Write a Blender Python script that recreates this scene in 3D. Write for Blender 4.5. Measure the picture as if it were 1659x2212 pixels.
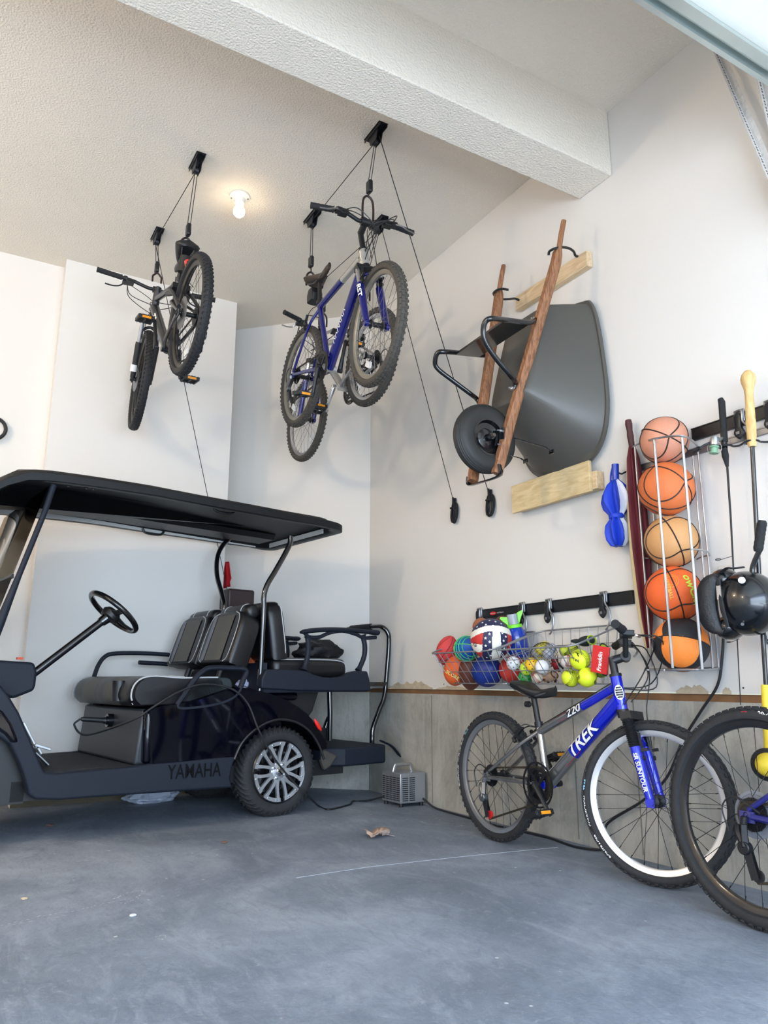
import bpy, math, random
from mathutils import Vector, Matrix
V = Vector
for o in list(bpy.data.objects): bpy.data.objects.remove(o)
SC = bpy.context.scene
COL = SC.collection
PI = math.pi
random.seed(7)

# ------------------------------------------------------------------ camera
H = 0.745                                   # camera height, world origin under the camera
F = 1624.0                                  # focal length in pixels of a 1659x2212 frame
yaw, pit, rol = math.radians(30.1), math.radians(12.69), math.radians(.115)
FW = V((math.sin(yaw)*math.cos(pit), math.cos(yaw)*math.cos(pit), math.sin(pit)))
_r = V((math.cos(yaw), -math.sin(yaw), 0)); _u = _r.cross(FW)
RT = math.cos(rol)*_r + math.sin(rol)*_u
UP = -math.sin(rol)*_r + math.cos(rol)*_u
cam = bpy.data.cameras.new('camera'); camo = bpy.data.objects.new('camera', cam); COL.objects.link(camo)
mm = Matrix((RT, UP, -FW)).transposed().to_4x4(); mm.translation = (0, 0, H)
camo.matrix_world = mm
cam.sensor_fit = 'VERTICAL'; cam.sensor_height = 36; cam.sensor_width = 27; cam.lens = 36*F/2212
cam.clip_start = .02
SC.camera = camo
SC.view_settings.view_transform = 'Standard'; SC.view_settings.look = 'None'
SC.view_settings.gamma = 1; SC.view_settings.use_curve_mapping = False
SC.view_settings.exposure = 0.74

# ------------------------------------------------------------------ light
wd = bpy.data.worlds.new('sky'); SC.world = wd; wd.use_nodes = True
nt = wd.node_tree; nt.nodes.clear()
wo = nt.nodes.new('ShaderNodeOutputWorld'); bg = nt.nodes.new('ShaderNodeBackground')
tc = nt.nodes.new('ShaderNodeTexCoord'); sx = nt.nodes.new('ShaderNodeSeparateXYZ'); cr = nt.nodes.new('ShaderNodeValToRGB')
mr = nt.nodes.new('ShaderNodeMapRange'); mr.inputs[1].default_value = -.5; mr.inputs[2].default_value = .9
nt.links.new(tc.outputs['Generated'], sx.inputs[0]); nt.links.new(sx.outputs[2], mr.inputs[0]); nt.links.new(mr.outputs[0], cr.inputs[0])
e = cr.color_ramp.elements
e[0].position = 0; e[0].color = (.26, .27, .25, 1); e[1].position = 1; e[1].color = (.22, .42, .85, 1)
for p, c in ((.34, (.30, .31, .28, 1)), (.36, (.10, .14, .08, 1)), (.41, (.12, .16, .12, 1)), (.43, (.9, .97, 1.1, 1)), (.6, (.55, .75, 1.1, 1))):
    q = e.new(p); q.color = c
nt.links.new(cr.outputs[0], bg.inputs[0]); bg.inputs[1].default_value = 1.7
nt.links.new(bg.outputs[0], wo.inputs[0])

def area(name, loc, rot, sx_, sy_, power, col):
    l = bpy.data.lights.new(name, 'AREA'); l.shape = 'RECTANGLE'; l.size = sx_; l.size_y = sy_; l.energy = power; l.color = col
    o = bpy.data.objects.new(name, l); COL.objects.link(o); o.location = loc; o.rotation_euler = rot
    return o
# daylight through the open garage doorway behind the camera
area('daylight_doorway', (-.3, -2.2, 1.15), (math.radians(93), 0, 0), 5.2, 2.2, 208, (.63, .80, 1.0))
# high sun outside: it only lights the driveway and a strip of slab behind the camera
sn = bpy.data.lights.new('sun', 'SUN'); sn.energy = 8; sn.angle = math.radians(.6); sn.color = (1, .86, .68)
so_ = bpy.data.objects.new('sun', sn); COL.objects.link(so_); so_.rotation_euler = (math.radians(33), math.radians(6), 0)
# unseen warm point lamps, added to brighten the ceiling and upper walls
for bx, by, bz_, bp in ((-2.3, 3.1, 3.1, 78), (-3.0, .6, 2.75, 50)):
    pl = bpy.data.lights.new('warm_fill', 'POINT'); pl.energy = bp; pl.color = (1, .78, .55); pl.shadow_soft_size = .14
    po = bpy.data.objects.new('warm_fill', pl); COL.objects.link(po); po.location = (bx, by, bz_)

# ------------------------------------------------------------------ pixel -> world on a known plane
def ray(px, py): return FW + (px-829.5)/F*RT - (py-1106)/F*UP
def W(px, py, ax, val):
    d = ray(px, py); o = V((0, 0, H)); return o + d*((val-o[ax])/d[ax])
def WN(px, py, p, n):
    d = ray(px, py); o = V((0, 0, H)); return o + d*(((V(p)-o).dot(n))/d.dot(n))

# ------------------------------------------------------------------ materials
def lin(c):
    return tuple(((x/255)/12.92 if x/255 <= .04045 else ((x/255+.055)/1.055)**2.4) for x in c)
MATS = {}
def mat(name, col, rough=.5, metal=0, var=.08, scale=30, bump=0, bscale=None, coat=0, emis=None, alpha=None, trans=0, spec=None):
    if name in MATS: return MATS[name]
    m = bpy.data.materials.new(name); m.use_nodes = True; n = m.node_tree; b = n.nodes['Principled BSDF']
    c = lin(col)
    b.inputs['Roughness'].default_value = rough; b.inputs['Metallic'].default_value = metal
    if coat: b.inputs['Coat Weight'].default_value = coat; b.inputs['Coat Roughness'].default_value = .04
    if spec is not None: b.inputs['Specular IOR Level'].default_value = spec
    if trans: b.inputs['Transmission Weight'].default_value = trans
    if alpha is not None: b.inputs['Alpha'].default_value = alpha
    t = n.nodes.new('ShaderNodeTexCoord'); no = n.nodes.new('ShaderNodeTexNoise'); no.inputs['Scale'].default_value = scale
    no.inputs['Detail'].default_value = 4
    n.links.new(t.outputs['Object'], no.inputs['Vector'])
    mx = n.nodes.new('ShaderNodeMix'); mx.data_type = 'RGBA'
    mx.inputs[6].default_value = (*[x*(1-var) for x in c], 1); mx.inputs[7].default_value = (*[min(1, x*(1+var)) for x in c], 1)
    n.links.new(no.outputs[0], mx.inputs[0]); n.links.new(mx.outputs[2], b.inputs['Base Color'])
    if bump:
        bp = n.nodes.new('ShaderNodeBump'); bp.inputs['Strength'].default_value = bump; bp.inputs['Distance'].default_value = .01
        n2 = n.nodes.new('ShaderNodeTexNoise'); n2.inputs['Scale'].default_value = bscale or scale; n2.inputs['Detail'].default_value = 3
        n.links.new(t.outputs['Object'], n2.inputs['Vector']); n.links.new(n2.outputs[0], bp.inputs['Height']); n.links.new(bp.outputs[0], b.inputs['Normal'])
    if emis: b.inputs['Emission Color'].default_value = (*lin(col), 1); b.inputs['Emission Strength'].default_value = emis
    MATS[name] = m; return m

# ------------------------------------------------------------------ mesh building
def cat(pts, n=6, closed=False):
    pts = [V(p) for p in pts]; out = []; N = len(pts)
    rng = range(N if closed else N-1)
    for i in rng:
        p1, p2 = pts[i], pts[(i+1) % N]
        p0 = pts[i-1] if (closed or i > 0) else p1*2-p2
        p3 = pts[(i+2) % N] if (closed or i < N-2) else p2*2-p1
        for k in range(n):
            t = k/n
            out.append(.5*((2*p1)+(p2-p0)*t+(2*p0-5*p1+4*p2-p3)*t*t+(3*p1-p0-3*p2+p3)*t**3))
    if not closed: out.append(pts[-1])
    return out

class MB:
    def __init__(s): s.v = []; s.f = []; s.m = []; s.cur = 0
    def add(s, vs, fs):
        o = len(s.v); s.v += [V(p) for p in vs]; s.f += [tuple(i+o for i in f) for f in fs]; s.m += [s.cur]*len(fs); return s
    def tf(s, M, a=0):
        for i in range(a, len(s.v)): s.v[i] = M @ s.v[i]
        return s
    def box(s, c, sz, R=None):
        c = V(c); h = [x/2 for x in sz]
        vs = [V((i*h[0], j*h[1], k*h[2])) for i in (-1, 1) for j in (-1, 1) for k in (-1, 1)]
        if R: vs = [R @ v for v in vs]
        return s.add([v+c for v in vs], [(0, 1, 3, 2), (4, 6, 7, 5), (0, 4, 5, 1), (2, 3, 7, 6), (0, 2, 6, 4), (1, 5, 7, 3)])
    def bar(s, p0, p1, w, t, up=V((0, 0, 1))):
        p0, p1 = V(p0), V(p1); d = p1-p0; L = d.length; x = d.normalized(); z = (up-x*up.dot(x))
        if z.length < 1e-4: z = V((1, 0, 0)).cross(x)
        z.normalize(); y = z.cross(x); R = Matrix((x, y, z)).transposed()
        return s.box((p0+p1)/2, (L, w, t), R)
    def tube(s, pts, r, n=10, closed=False, caps=True, flat=1.0, up=None):
        pts = [V(p) for p in pts]; N = len(pts)
        rr = r if isinstance(r, (list, tuple)) else [r]*N
        tn = []
        for i in range(N):
            a = pts[i-1] if (i > 0 or closed) else pts[i]; b = pts[(i+1) % N] if (i < N-1 or closed) else pts[i]
            t = b-a; tn.append(t.normalized() if t.length > 1e-9 else V((0, 0, 1)))
        ref = V(up) if up else (V((0, 0, 1)) if abs(tn[0].z) < .9 else V((1, 0, 0)))
        u = (ref-tn[0]*ref.dot(tn[0])).normalized(); vs = []
        for i in range(N):
            u = u-tn[i]*u.dot(tn[i])
            if u.length < 1e-6: u = tn[i].orthogonal()
            u.normalize(); w = tn[i].cross(u)
            for k in range(n):
                a = 2*PI*k/n; vs.append(pts[i]+rr[i]*(math.cos(a)*u*flat+math.sin(a)*w))
        fs = []
        for i in range(N if closed else N-1):
            j = (i+1) % N
            for k in range(n):
                k2 = (k+1) % n; fs.append((i*n+k, i*n+k2, j*n+k2, j*n+k))
        if caps and not closed: fs += [tuple(range(n-1, -1, -1)), tuple(range((N-1)*n, N*n))]
        return s.add(vs, fs)
    def cyl(s, p0, p1, r0, r1=None, n=16): return s.tube([p0, p1], [r0, r0 if r1 is None else r1], n)
    def lathe(s, prof, o=(0, 0, 0), ax=(0, 0, 1), n=32, closed=False, a0=0, a1=2*PI):
        o = V(o); ax = V(ax).normalized(); u = ax.orthogonal().normalized(); w = ax.cross(u); P = len(prof)
        full = abs(a1-a0-2*PI) < 1e-6; n_ = n if full else n+1; vs = []
        for k in range(n_):
            a = a0+(a1-a0)*k/n; d = math.cos(a)*u+math.sin(a)*w
            vs += [o+d*max(r, 1e-5)+ax*h for r, h in prof]
        fs = []
        for k in range(n):
            k2 = (k+1) % n_
            for i in range(P if closed else P-1):
                j = (i+1) % P; fs.append((k*P+i, k*P+j, k2*P+j, k2*P+i))
        return s.add(vs, fs)
    def sph(s, c, r, nu=32, nv=16, R=None, fn=None):
        c = V(c); r = r if isinstance(r, (tuple, list)) else (r, r, r); vs = []
        for j in range(nv+1):
            t = PI*j/nv
            for i in range(nu):
                a = 2*PI*i/nu; d = V((math.sin(t)*math.cos(a), math.sin(t)*math.sin(a), math.cos(t)))
                p = V((d.x*r[0], d.y*r[1], d.z*r[2]))
                if fn: p = fn(p, d)
                if R: p = R @ p
                vs.append(p+c)
        return s.add(vs, [(j*nu+i, (j+1)*nu+i, (j+1)*nu+(i+1) % nu, j*nu+(i+1) % nu) for j in range(nv) for i in range(nu)])
    def torus(s, c, ax, R, r, nu=48, nv=10, ry=None):
        prof = [(R+r*math.cos(2*PI*k/nv), (ry or r)*math.sin(2*PI*k/nv)) for k in range(nv)]
        return s.lathe(prof, c, ax, nu, closed=True)
    def prism(s, pts, w0, w1, mp):
        n = len(pts); vs = [mp(u, v, w0) for u, v in pts]+[mp(u, v, w1) for u, v in pts]
        return s.add(vs, [tuple(range(n-1, -1, -1)), tuple(range(n, 2*n))]+[(i, (i+1) % n, n+(i+1) % n, n+i) for i in range(n)])
    def loft(s, rings, cap=True, closed=True):
        n = len(rings[0]); vs = [p for r in rings for p in r]; fs = []
        for i in range(len(rings)-1):
            for k in range(n if closed else n-1): fs.append((i*n+k, i*n+(k+1) % n, (i+1)*n+(k+1) % n, (i+1)*n+k))
        if cap: fs += [tuple(range(n-1, -1, -1)), tuple(range((len(rings)-1)*n, len(rings)*n))]
        return s.add(vs, fs)
    def pillow(s, outl, mp, d, back=None, K=6, edge=.82):
        # inflated closed outline; mp(u,v,w) maps to 3D
        back = d if back is None else back
        n = len(outl); cu = sum(p[0] for p in outl)/n; cv = sum(p[1] for p in outl)/n; rings = []
        for sg, D in ((-1, back), (1, d)):
            seq = [(1-(1-edge)*(k/K)**1.5, math.sqrt(max(0, 1-(1-k/K)**2))) for k in range(K+1)]
            seq += [(edge*.6, 1.06), (edge*.2, 1.09)]
            rg = [[mp(cu+(u-cu)*sc, cv+(v-cv)*sc, sg*D*h) for u, v in outl] for sc, h in seq]
            if sg < 0: rings += rg[::-1]
            else: rings += rg[1:]
        return s.loft(rings)
    def build(s, name, mats, parent=None, sharp=35, bevel=0, seg=2, sub=0):
        g = getattr(parent, 'get', None)
        me = bpy.data.meshes.new(name)
        vs = s.v; loc = None
        if parent is None:
            xs = [v.x for v in vs]; ys = [v.y for v in vs]; zs = [v.z for v in vs]
            loc = V(((min(xs)+max(xs))/2, (min(ys)+max(ys))/2, min(zs))); vs = [v-loc for v in vs]
        me.from_pydata(vs, [], s.f)
        ms = mats if isinstance(mats, (list, tuple)) else [mats]
        for m in ms: me.materials.append(m)
        if len(ms) > 1: me.polygons.foreach_set('material_index', s.m)
        me.validate(); me.update()
        import bmesh
        bm = bmesh.new(); bm.from_mesh(me); bmesh.ops.remove_doubles(bm, verts=bm.verts, dist=1e-6) if len(vs) < 60000 else None
        bmesh.ops.recalc_face_normals(bm, faces=bm.faces); bm.to_mesh(me); bm.free()
        me.shade_smooth()
        try: me.set_sharp_from_angle(angle=math.radians(sharp))
        except Exception: pass
        o = bpy.data.objects.new(name, me); COL.objects.link(o)
        if parent is not None: o.parent = parent
        else: o.location = loc
        if bevel:
            b = o.modifiers.new('bevel', 'BEVEL'); b.width = bevel; b.segments = seg; b.limit_method = 'ANGLE'; b.angle_limit = math.radians(40)
            b.harden_normals = False
        if sub:
            b = o.modifiers.new('sub', 'SUBSURF'); b.levels = sub; b.render_levels = sub
        return o

def tag(o, label=None, cat_=None, group=None, kind=None):
    if label: o['label'] = label
    if cat_: o['category'] = cat_
    if group: o['group'] = group
    if kind: o['kind'] = kind
    return o
def thing(name, label, cat_, loc=(0, 0, 0), M=None, group=None):
    o = bpy.data.objects.new(name, None); COL.objects.link(o); o.empty_display_size = .05
    if M is not None: o.matrix_world = M
    else: o.location = loc
    o['MW'] = 0; del o['MW']
    ROOT[o.name] = (M if M is not None else Matrix.Translation(V(loc)))
    return tag(o, label, cat_, group)
ROOT = {}
def wpart(mb, name, mats, root, parent=None, **k):
    """mesh given in world coordinates, linked under root (or a part of it)"""
    mb.tf(ROOT[root.name].inverted()); return mb.build(name, mats, parent or root, **k)
def struct(mb, name, mats, **k): return tag(mb.build(name, mats, **k), kind='structure')

def text_mb(txt, size, mp, shear=0, off=0, sx=1.0, th=0.0, align='LEFT', sub=True):
    c = bpy.data.curves.new('lettering', 'FONT'); c.body = txt; c.size = size; c.shear = shear; c.offset = off; c.align_x = align
    c.resolution_u = 3
    o = bpy.data.objects.new('lettering', c); COL.objects.link(o)
    dg = bpy.context.evaluated_depsgraph_get(); me = bpy.data.meshes.new_from_object(o.evaluated_get(dg))
    y0 = 0
    if True:
        import bmesh
        bm = bmesh.new(); bm.from_mesh(me); bmesh.ops.triangulate(bm, faces=bm.faces)
        for _ in range(3):
            bmesh.ops.subdivide_edges(bm, edges=[e for e in bm.edges if e.calc_length() > size*.16], cuts=1); bmesh.ops.triangulate(bm, faces=bm.faces)
        bm.to_mesh(me); bm.free()
    vy = [v.co.y for v in me.vertices]; y0 = (min(vy)+max(vy))/2
    mb = MB(); mb.add([mp(v.co.x*sx, v.co.y-y0) for v in me.vertices], [tuple(p.vertices) for p in me.polygons])
    bpy.data.objects.remove(o); bpy.data.curves.remove(c); bpy.data.meshes.remove(me)
    return mb

def rotto(d, up=(0, 0, 1)):
    """matrix with x axis along d"""
    x = V(d).normalized(); z = V(up)-x*V(up).dot(x)
    if z.length < 1e-4: z = x.orthogonal()
    z.normalize(); y = z.cross(x); return Matrix((x, y, z)).transposed()
# ------------------------------------------------------------------ the setting
XW = 2.70; CZ = 3.645; LED = .692
def wallmat(name, col, var, bump, bscale, rough=.85):
    return mat(name, col, rough, var=var, scale=1.3, bump=bump, bscale=bscale)
m_wall = wallmat('painted_drywall', (222, 219, 214), .035, .05, 120)
m_ceil = mat('knockdown_ceiling', (234, 225, 210), .9, var=.05, scale=2.0, bump=.7, bscale=100)
def concrete(name, base, dark, light, sc, stains):
    m = bpy.data.materials.new(name); m.use_nodes = True; n = m.node_tree; b = n.nodes['Principled BSDF']; L = n.links.new
    t = n.nodes.new('ShaderNodeTexCoord')
    def noise(s, d=6, r=.6, dist=0, vec=None):
        q = n.nodes.new('ShaderNodeTexNoise'); q.inputs['Scale'].default_value = s; q.inputs['Detail'].default_value = d
        q.inputs['Roughness'].default_value = r; q.inputs['Distortion'].default_value = dist; L(vec or t.outputs['Object'], q.inputs['Vector']); return q.outputs[0]
    def ramp(src, *els):
        r = n.nodes.new('ShaderNodeValToRGB'); e = r.color_ramp.elements
        e[0].position, e[0].color = els[0][0], (*els[0][1], 1); e[1].position, e[1].color = els[-1][0], (*els[-1][1], 1)
        for p, c in els[1:-1]: k = e.new(p); k.color = (*c, 1)
        L(src, r.inputs[0]); return r.outputs[0]
    def mix(f, a, c, ty='MIX'):
        q = n.nodes.new('ShaderNodeMix'); q.data_type = 'RGBA'; q.blend_type = ty
        if isinstance(f, float): q.inputs[0].default_value = f
        else: L(f, q.inputs[0])
        L(a, q.inputs[6])
        if isinstance(c, tuple): q.inputs[7].default_value = (*c, 1)
        else: L(c, q.inputs[7])
        return q.outputs[2]
    c = ramp(noise(sc, 8, .62, .6), (.3, lin(dark)), (.5, lin(base)), (.72, lin(light)))
    mp_ = n.nodes.new('ShaderNodeMapping'); mp_.inputs['Scale'].default_value = (1, .35, 1) if not stains else (1, 1, .22); L(t.outputs['Object'], mp_.inputs[0])
    c = mix(ramp(noise(7, 8, .75, 1.2, mp_.outputs[0]), (.5, (0, 0, 0)), (.68, (.45,)*3)), c, lin(light))
    c = mix(ramp(noise(5.5, 7, .7, .8), (.56, (0, 0, 0)), (.7, (.5,)*3)), c, lin(dark))
    c = mix(ramp(noise(16, 8, .8, 1.5, mp_.outputs[0]), (.5, (0, 0, 0)), (.66, (.5,)*3)), c, lin(dark))
    c = mix(ramp(noise(34, 6, .8, .4), (.56, (0, 0, 0)), (.68, (.45,)*3)), c, lin(light))
    if stains: c = mix(ramp(noise(1.7, 5, .6, .5), (.58, (0, 0, 0)), (.75, (.55,)*3)), c, lin((112, 104, 84)))
    vo = n.nodes.new('ShaderNodeTexVoronoi'); vo.inputs['Scale'].default_value = 26 if stains else 11; L(t.outputs['Object'], vo.inputs['Vector'])
    L2 = ramp(vo.outputs[0], (.05, (1, 1, 1)), (.075, (0, 0, 0)))
    ok = ramp(noise(3, 2), (.5, (0, 0, 0)), (.58, (1, 1, 1)))
    q = n.nodes.new('ShaderNodeMix'); q.data_type = 'RGBA'; q.blend_type = 'MULTIPLY'; q.inputs[0].default_value = 1; L(L2, q.inputs[6]); L(ok, q.inputs[7])
    c = mix(q.outputs[2], c, lin((70, 70, 66)) if stains else lin((205, 208, 212)))
    L(c, b.inputs['Base Color']); b.inputs['Roughness'].default_value = .8 if stains else .62
    bp = n.nodes.new('ShaderNodeBump'); bp.inputs['Strength'].default_value = .25; bp.inputs['Distance'].default_value = .01
    L(noise(60, 4), bp.inputs['Height']); L(bp.outputs[0], b.inputs['Normal'])
    return m
m_floor = concrete('garage_floor_concrete', (124, 134, 148), (96, 106, 120), (160, 169, 182), 1.3, False)
m_stem = concrete('foundation_concrete', (166, 164, 156), (132, 130, 122), (188, 187, 180), 1.6, True)
m_sill = mat('sill_lumber', (128, 92, 60), .8, var=.35, scale=14)

fl = MB(); fl.box((-.6, 1.2, -.05), (6.62, 9.6, .1)); struct(fl, 'floor', m_floor)
dw = MB(); dw.box((-.6, -8.6, -.06), (12, 9.98, .1)); struct(dw, 'driveway', mat('driveway_concrete', (196, 192, 184), .9, var=.1, scale=3))
cj = MB()                                             # saw-cut joint lines in the slab
jp = [W(x, y, 2, .0006) for x, y in ((640, 1896), (800, 1872), (1000, 1850), (1205, 1830))]
for a, b_ in zip(jp, jp[1:]): cj.bar(a, b_, .0028, .001)
struct(cj, 'trim_2', mat('joint_chalk', (176, 184, 194), .8, var=.3, scale=30))
ce = MB(); ce.box((-.65, 1.9, CZ+.05), (6.9, 8.2, .1)); struct(ce, 'ceiling', m_ceil)
bm_ = MB(); bm_.box((-.65, 2.451, (3.275+CZ+.02)/2), (6.7, .232, CZ+.02-3.275)); struct(bm_, 'ceiling_beam', m_ceil, bevel=.006)
wr = MB(); wr.box((XW+.06, 1.6, (LED+CZ)/2+.01), (.12, 7.4, CZ-LED)); struct(wr, 'wall_right', m_wall)
ws = MB(); ws.box((XW+.065, 1.6, .333), (.12, 7.4, .668)); struct(ws, 'wall_foundation', m_stem)
sl = MB(); sl.box((XW+.075, 1.6, .68), (.12, 7.4, .03)); struct(sl, 'trim_1', m_sill)
jn = MB()
for px in (1293+80, 933, 1240): 
    p = W(px, 1600, 0, XW+.004); jn.box((XW+.0045, p.y, .34), (.003, .006, .64))
struct(jn, 'trim_3', mat('form_seam', (122, 120, 112), .9))
# closet box in the back corner, stepped face, and the diagonal wall behind the cart
bk = MB(); bk.box((1.085, 5.26+.45, CZ/2), (1.25, .9, CZ)); struct(bk, 'wall_back', m_wall)
bk = MB(); bk.box((-1.75, 5.39+.3, CZ/2), (4.43, .6, CZ)); struct(bk, 'wall_back_left', m_wall)
bs = MB(); bs.box((-1.0, 5.385, .055), (2.93, .012, .11)); bs.box((1.087, 5.253, .055), (1.25, .012, .11)); struct(bs, 'baseboard_back', mat('stained_base_strip', (92, 84, 68), .8, var=.3, scale=6))
def diag(z0, z1, off, name, m):
    d = MB(); P0 = V((1.60, 5.97)); P1 = V((2.80, 4.77)); nrm = V((1, 1)).normalized()
    q = [P0+nrm*off, P1+nrm*off, P1+nrm*.2, P0+nrm*.2]
    d.prism([(a.x, a.y) for a in q], z0, z1, lambda u, v, w: V((u, v, w))); return struct(d, name, m)
diag(LED, CZ, 0, 'wall_diagonal', m_wall); diag(0, .668, .004, 'wall_diagonal_foundation', m_stem)
diag(.665, .695, .014, 'trim_4', m_sill)
lw = MB(); lw.box((-4.0, 1.9, CZ/2), (.12, 8.2, CZ)); struct(lw, 'wall_left', m_wall)
fr = MB(); fr.box((-.65, -2.1, 3.2), (6.9, .15, .9)); fr.box((-3.5, -2.1, 1.4), (1.0, .15, 2.8)); struct(fr, 'wall_front', m_wall)

# patches of torn drywall paper and screw dimples just above the sill
pt = MB(); random.seed(3)
m_tear = mat('torn_drywall_paper', (188, 174, 150), .9, var=.3, scale=25)
for x0, x1, y0, y1 in ((835, 935, 1470, 1486), (1460, 1530, 1478, 1493), (940, 1010, 1480, 1489), (1560, 1580, 1484, 1494)):
    n = 16; top = []
    for k in range(n+1):
        px = x0+(x1-x0)*k/n; py = y1-(y1-y0)*min(1, 4*min(k/n, 1-k/n))*random.uniform(.45, 1)
        top.append(W(px, py, 0, XW-.002))
    bot = [V((XW-.002, p.y, LED+.006)) for p in top]
    pt.add(top+bot, [(k, k+1, n+2+k, n+1+k) for k in range(n)])
struct(pt, 'trim_5', m_tear)
sc_ = MB()
for px, py in ((858, 1479), (916, 1478), (959, 1478), (1395, 1486), (1606, 1486), (1100, 1480), (1200, 1483)):
    p = W(px, py, 0, XW); sc_.cyl(p+V((-.002, 0, 0)), p+V((.004, 0, 0)), .0035, n=10)
struct(sc_, 'trim_6', mat('screw_hole', (60, 50, 42), .8))

# raised sectional door over the camera, its galvanised strut, and perforated hanger angles
m_gal = mat('galvanised_steel', (190, 200, 198), .35, .85, var=.12, scale=9)
m_gal2 = mat('overspray_angle_iron', (196, 193, 188), .7, .1, var=.25, scale=40, bump=.5, bscale=90)
m_door = mat('white_steel_door_panel', (238, 238, 230), .5, var=.02)
E1 = W(1659, 184, 0, 2.45); ZD = E1.z; YD = E1.y
dr = thing('overhead_door', 'raised white sectional garage door with galvanised strut, overhead at right', 'garage door', (0, 0, ZD))
dr['kind'] = 'structure'
d = MB()
for k in range(5): d.box((-.05, YD-.06-.33-.66*k, ZD+.06), (5.0, .65, .045))
wpart(d, 'door_panel', m_door, dr, bevel=.006)
yy = lambda o: YD-o
prof = [(0, 0), (0, .012), (.012, .012), (.020, .055), (.048, .055), (.052, .02), (.085, .02), (.085, .0), (.048, .0), (.044, .035), (.026, .035), (.018, .0)]
d = MB(); d.prism([(-u, w) for u, w in prof], -2.55, 2.45, lambda u, v, w: V((w, YD+u, ZD-.005+v*.8)))
wpart(d, 'door_strut', m_gal, dr, sharp=20)
def angle_iron(p0, p1, name, label):
    p0, p1 = V(p0), V(p1); d = (p1-p0); L = d.length; x = d.normalized(); y = V((1, 0, 0)); y = (y-x*y.dot(x)).normalized(); z = x.cross(y)
    R = Matrix((x, y, z)).transposed(); mb = MB()
    mb.box((p0+p1)/2+z*.0, (L, .034, .003), R); mb.box((p0+p1)/2+y*.017+z*.012, (L, .003, .026), R)
    o = mb.build(name, m_gal2); h = MB(); n = int(L/.032)
    for k in range(n):
        q = p0+x*(L*(k+.5)/n)
        h.tube([q-x*.007-z*.0022, q-x*.007+z*.0022], .005, 10); h.tube([q+x*.007-z*.0022, q+x*.007+z*.0022], .005, 10)
    inv = o.matrix_basis.copy(); h.tf(Matrix.Translation(-o.location)); h.build('punched_slot', mat('slot_shadow', (88, 84, 80), .8), o)
    return tag(o, label, 'bracket')
angle_iron(W(1538, 95, 0, 2.62), W(1700, 475, 0, 2.62), 'perforated_angle_bracket', 'wide perforated steel hanger bracket by the right wall, left of the narrower one')
angle_iron(W(1625, 110, 0, 2.66), W(1700, 430, 0, 2.66), 'perforated_angle_bracket', 'narrow perforated steel hanger bracket at the far upper right edge')

# bare bulb holder on the ceiling
lt = thing('ceiling_light', 'white porcelain ceiling lamp holder with a lit bare round bulb', 'light', W(518, 424, 2, CZ))
lc = ROOT[lt.name].translation
d = MB(); d.lathe([(.0, 0), (.062, 0), (.062, -.010), (.048, -.016), (.036, -.022), (.028, -.05), (.0, -.05)], lc, (0, 0, 1), 40); wpart(d, 'lamp_holder', mat('white_porcelain', (232, 228, 220), .3), lt)
d = MB(); d.lathe([(.013, -.05), (.014, -.062), (.024, -.074), (.033, -.090), (.0355, -.106), (.033, -.122), (.020, -.137), (0, -.141)], lc, (0, 0, 1), 32)
wpart(d, 'bulb', mat('lit_bulb', (255, 236, 200), .4, emis=9), lt)
d = MB(); d.cyl(lc+V((.045, -.02, -.012)), lc+V((.045, -.02, -.0175)), .005); d.cyl(lc+V((-.045, .02, -.012)), lc+V((-.045, .02, -.0175)), .005); wpart(d, 'screw', mat('dull_steel', (120, 118, 112), .4, .8), lt)
pl = bpy.data.lights.new('bulb_glow', 'POINT'); pl.energy = 7; pl.color = (1, .62, .30); pl.shadow_soft_size = .036
po = bpy.data.objects.new('bulb_glow', pl); COL.objects.link(po); po.location = lc+V((0, 0, -.11)); 
# ------------------------------------------------------------------ bicycles
m_tire = mat('tire_rubber', (38, 38, 40), .75, var=.25, scale=60, bump=.2, bscale=200)
m_tired = mat('dusty_tire_rubber', (74, 70, 64), .85, var=.25, scale=40, bump=.2, bscale=200)
m_blk = mat('black_plastic', (24, 25, 28), .45, var=.2, scale=60)
m_blkg = mat('black_gloss_paint', (16, 17, 21), .2, coat=.5, var=.1)
m_grip = mat('black_rubber_grip', (30, 31, 34), .8, var=.15, scale=90, bump=.3, bscale=150)
m_alu = mat('polished_aluminium', (190, 190, 192), .25, .9, var=.1, scale=20)
m_aluD = mat('grey_aluminium', (120, 122, 125), .35, .85, var=.15, scale=30)
m_spk = mat('steel_spoke', (120, 120, 122), .3, .9, var=.1)
m_spkb = mat('black_spoke', (40, 40, 44), .4, .5, var=.1)
m_chain = mat('oily_chain', (70, 62, 52), .5, .7, var=.3, scale=120)
m_cass = mat('dark_cassette_steel', (52, 52, 55), .4, .8, var=.3, scale=80)
m_amber = mat('amber_reflector', (235, 150, 30), .25, coat=.5, var=.1)
m_white = mat('white_decal', (238, 238, 236), .4, var=.02)
m_clear = mat('clear_reflector', (225, 228, 230), .2, coat=.5, var=.06, scale=200)
m_red = mat('red_plastic', (205, 34, 36), .35, var=.1)

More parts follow.
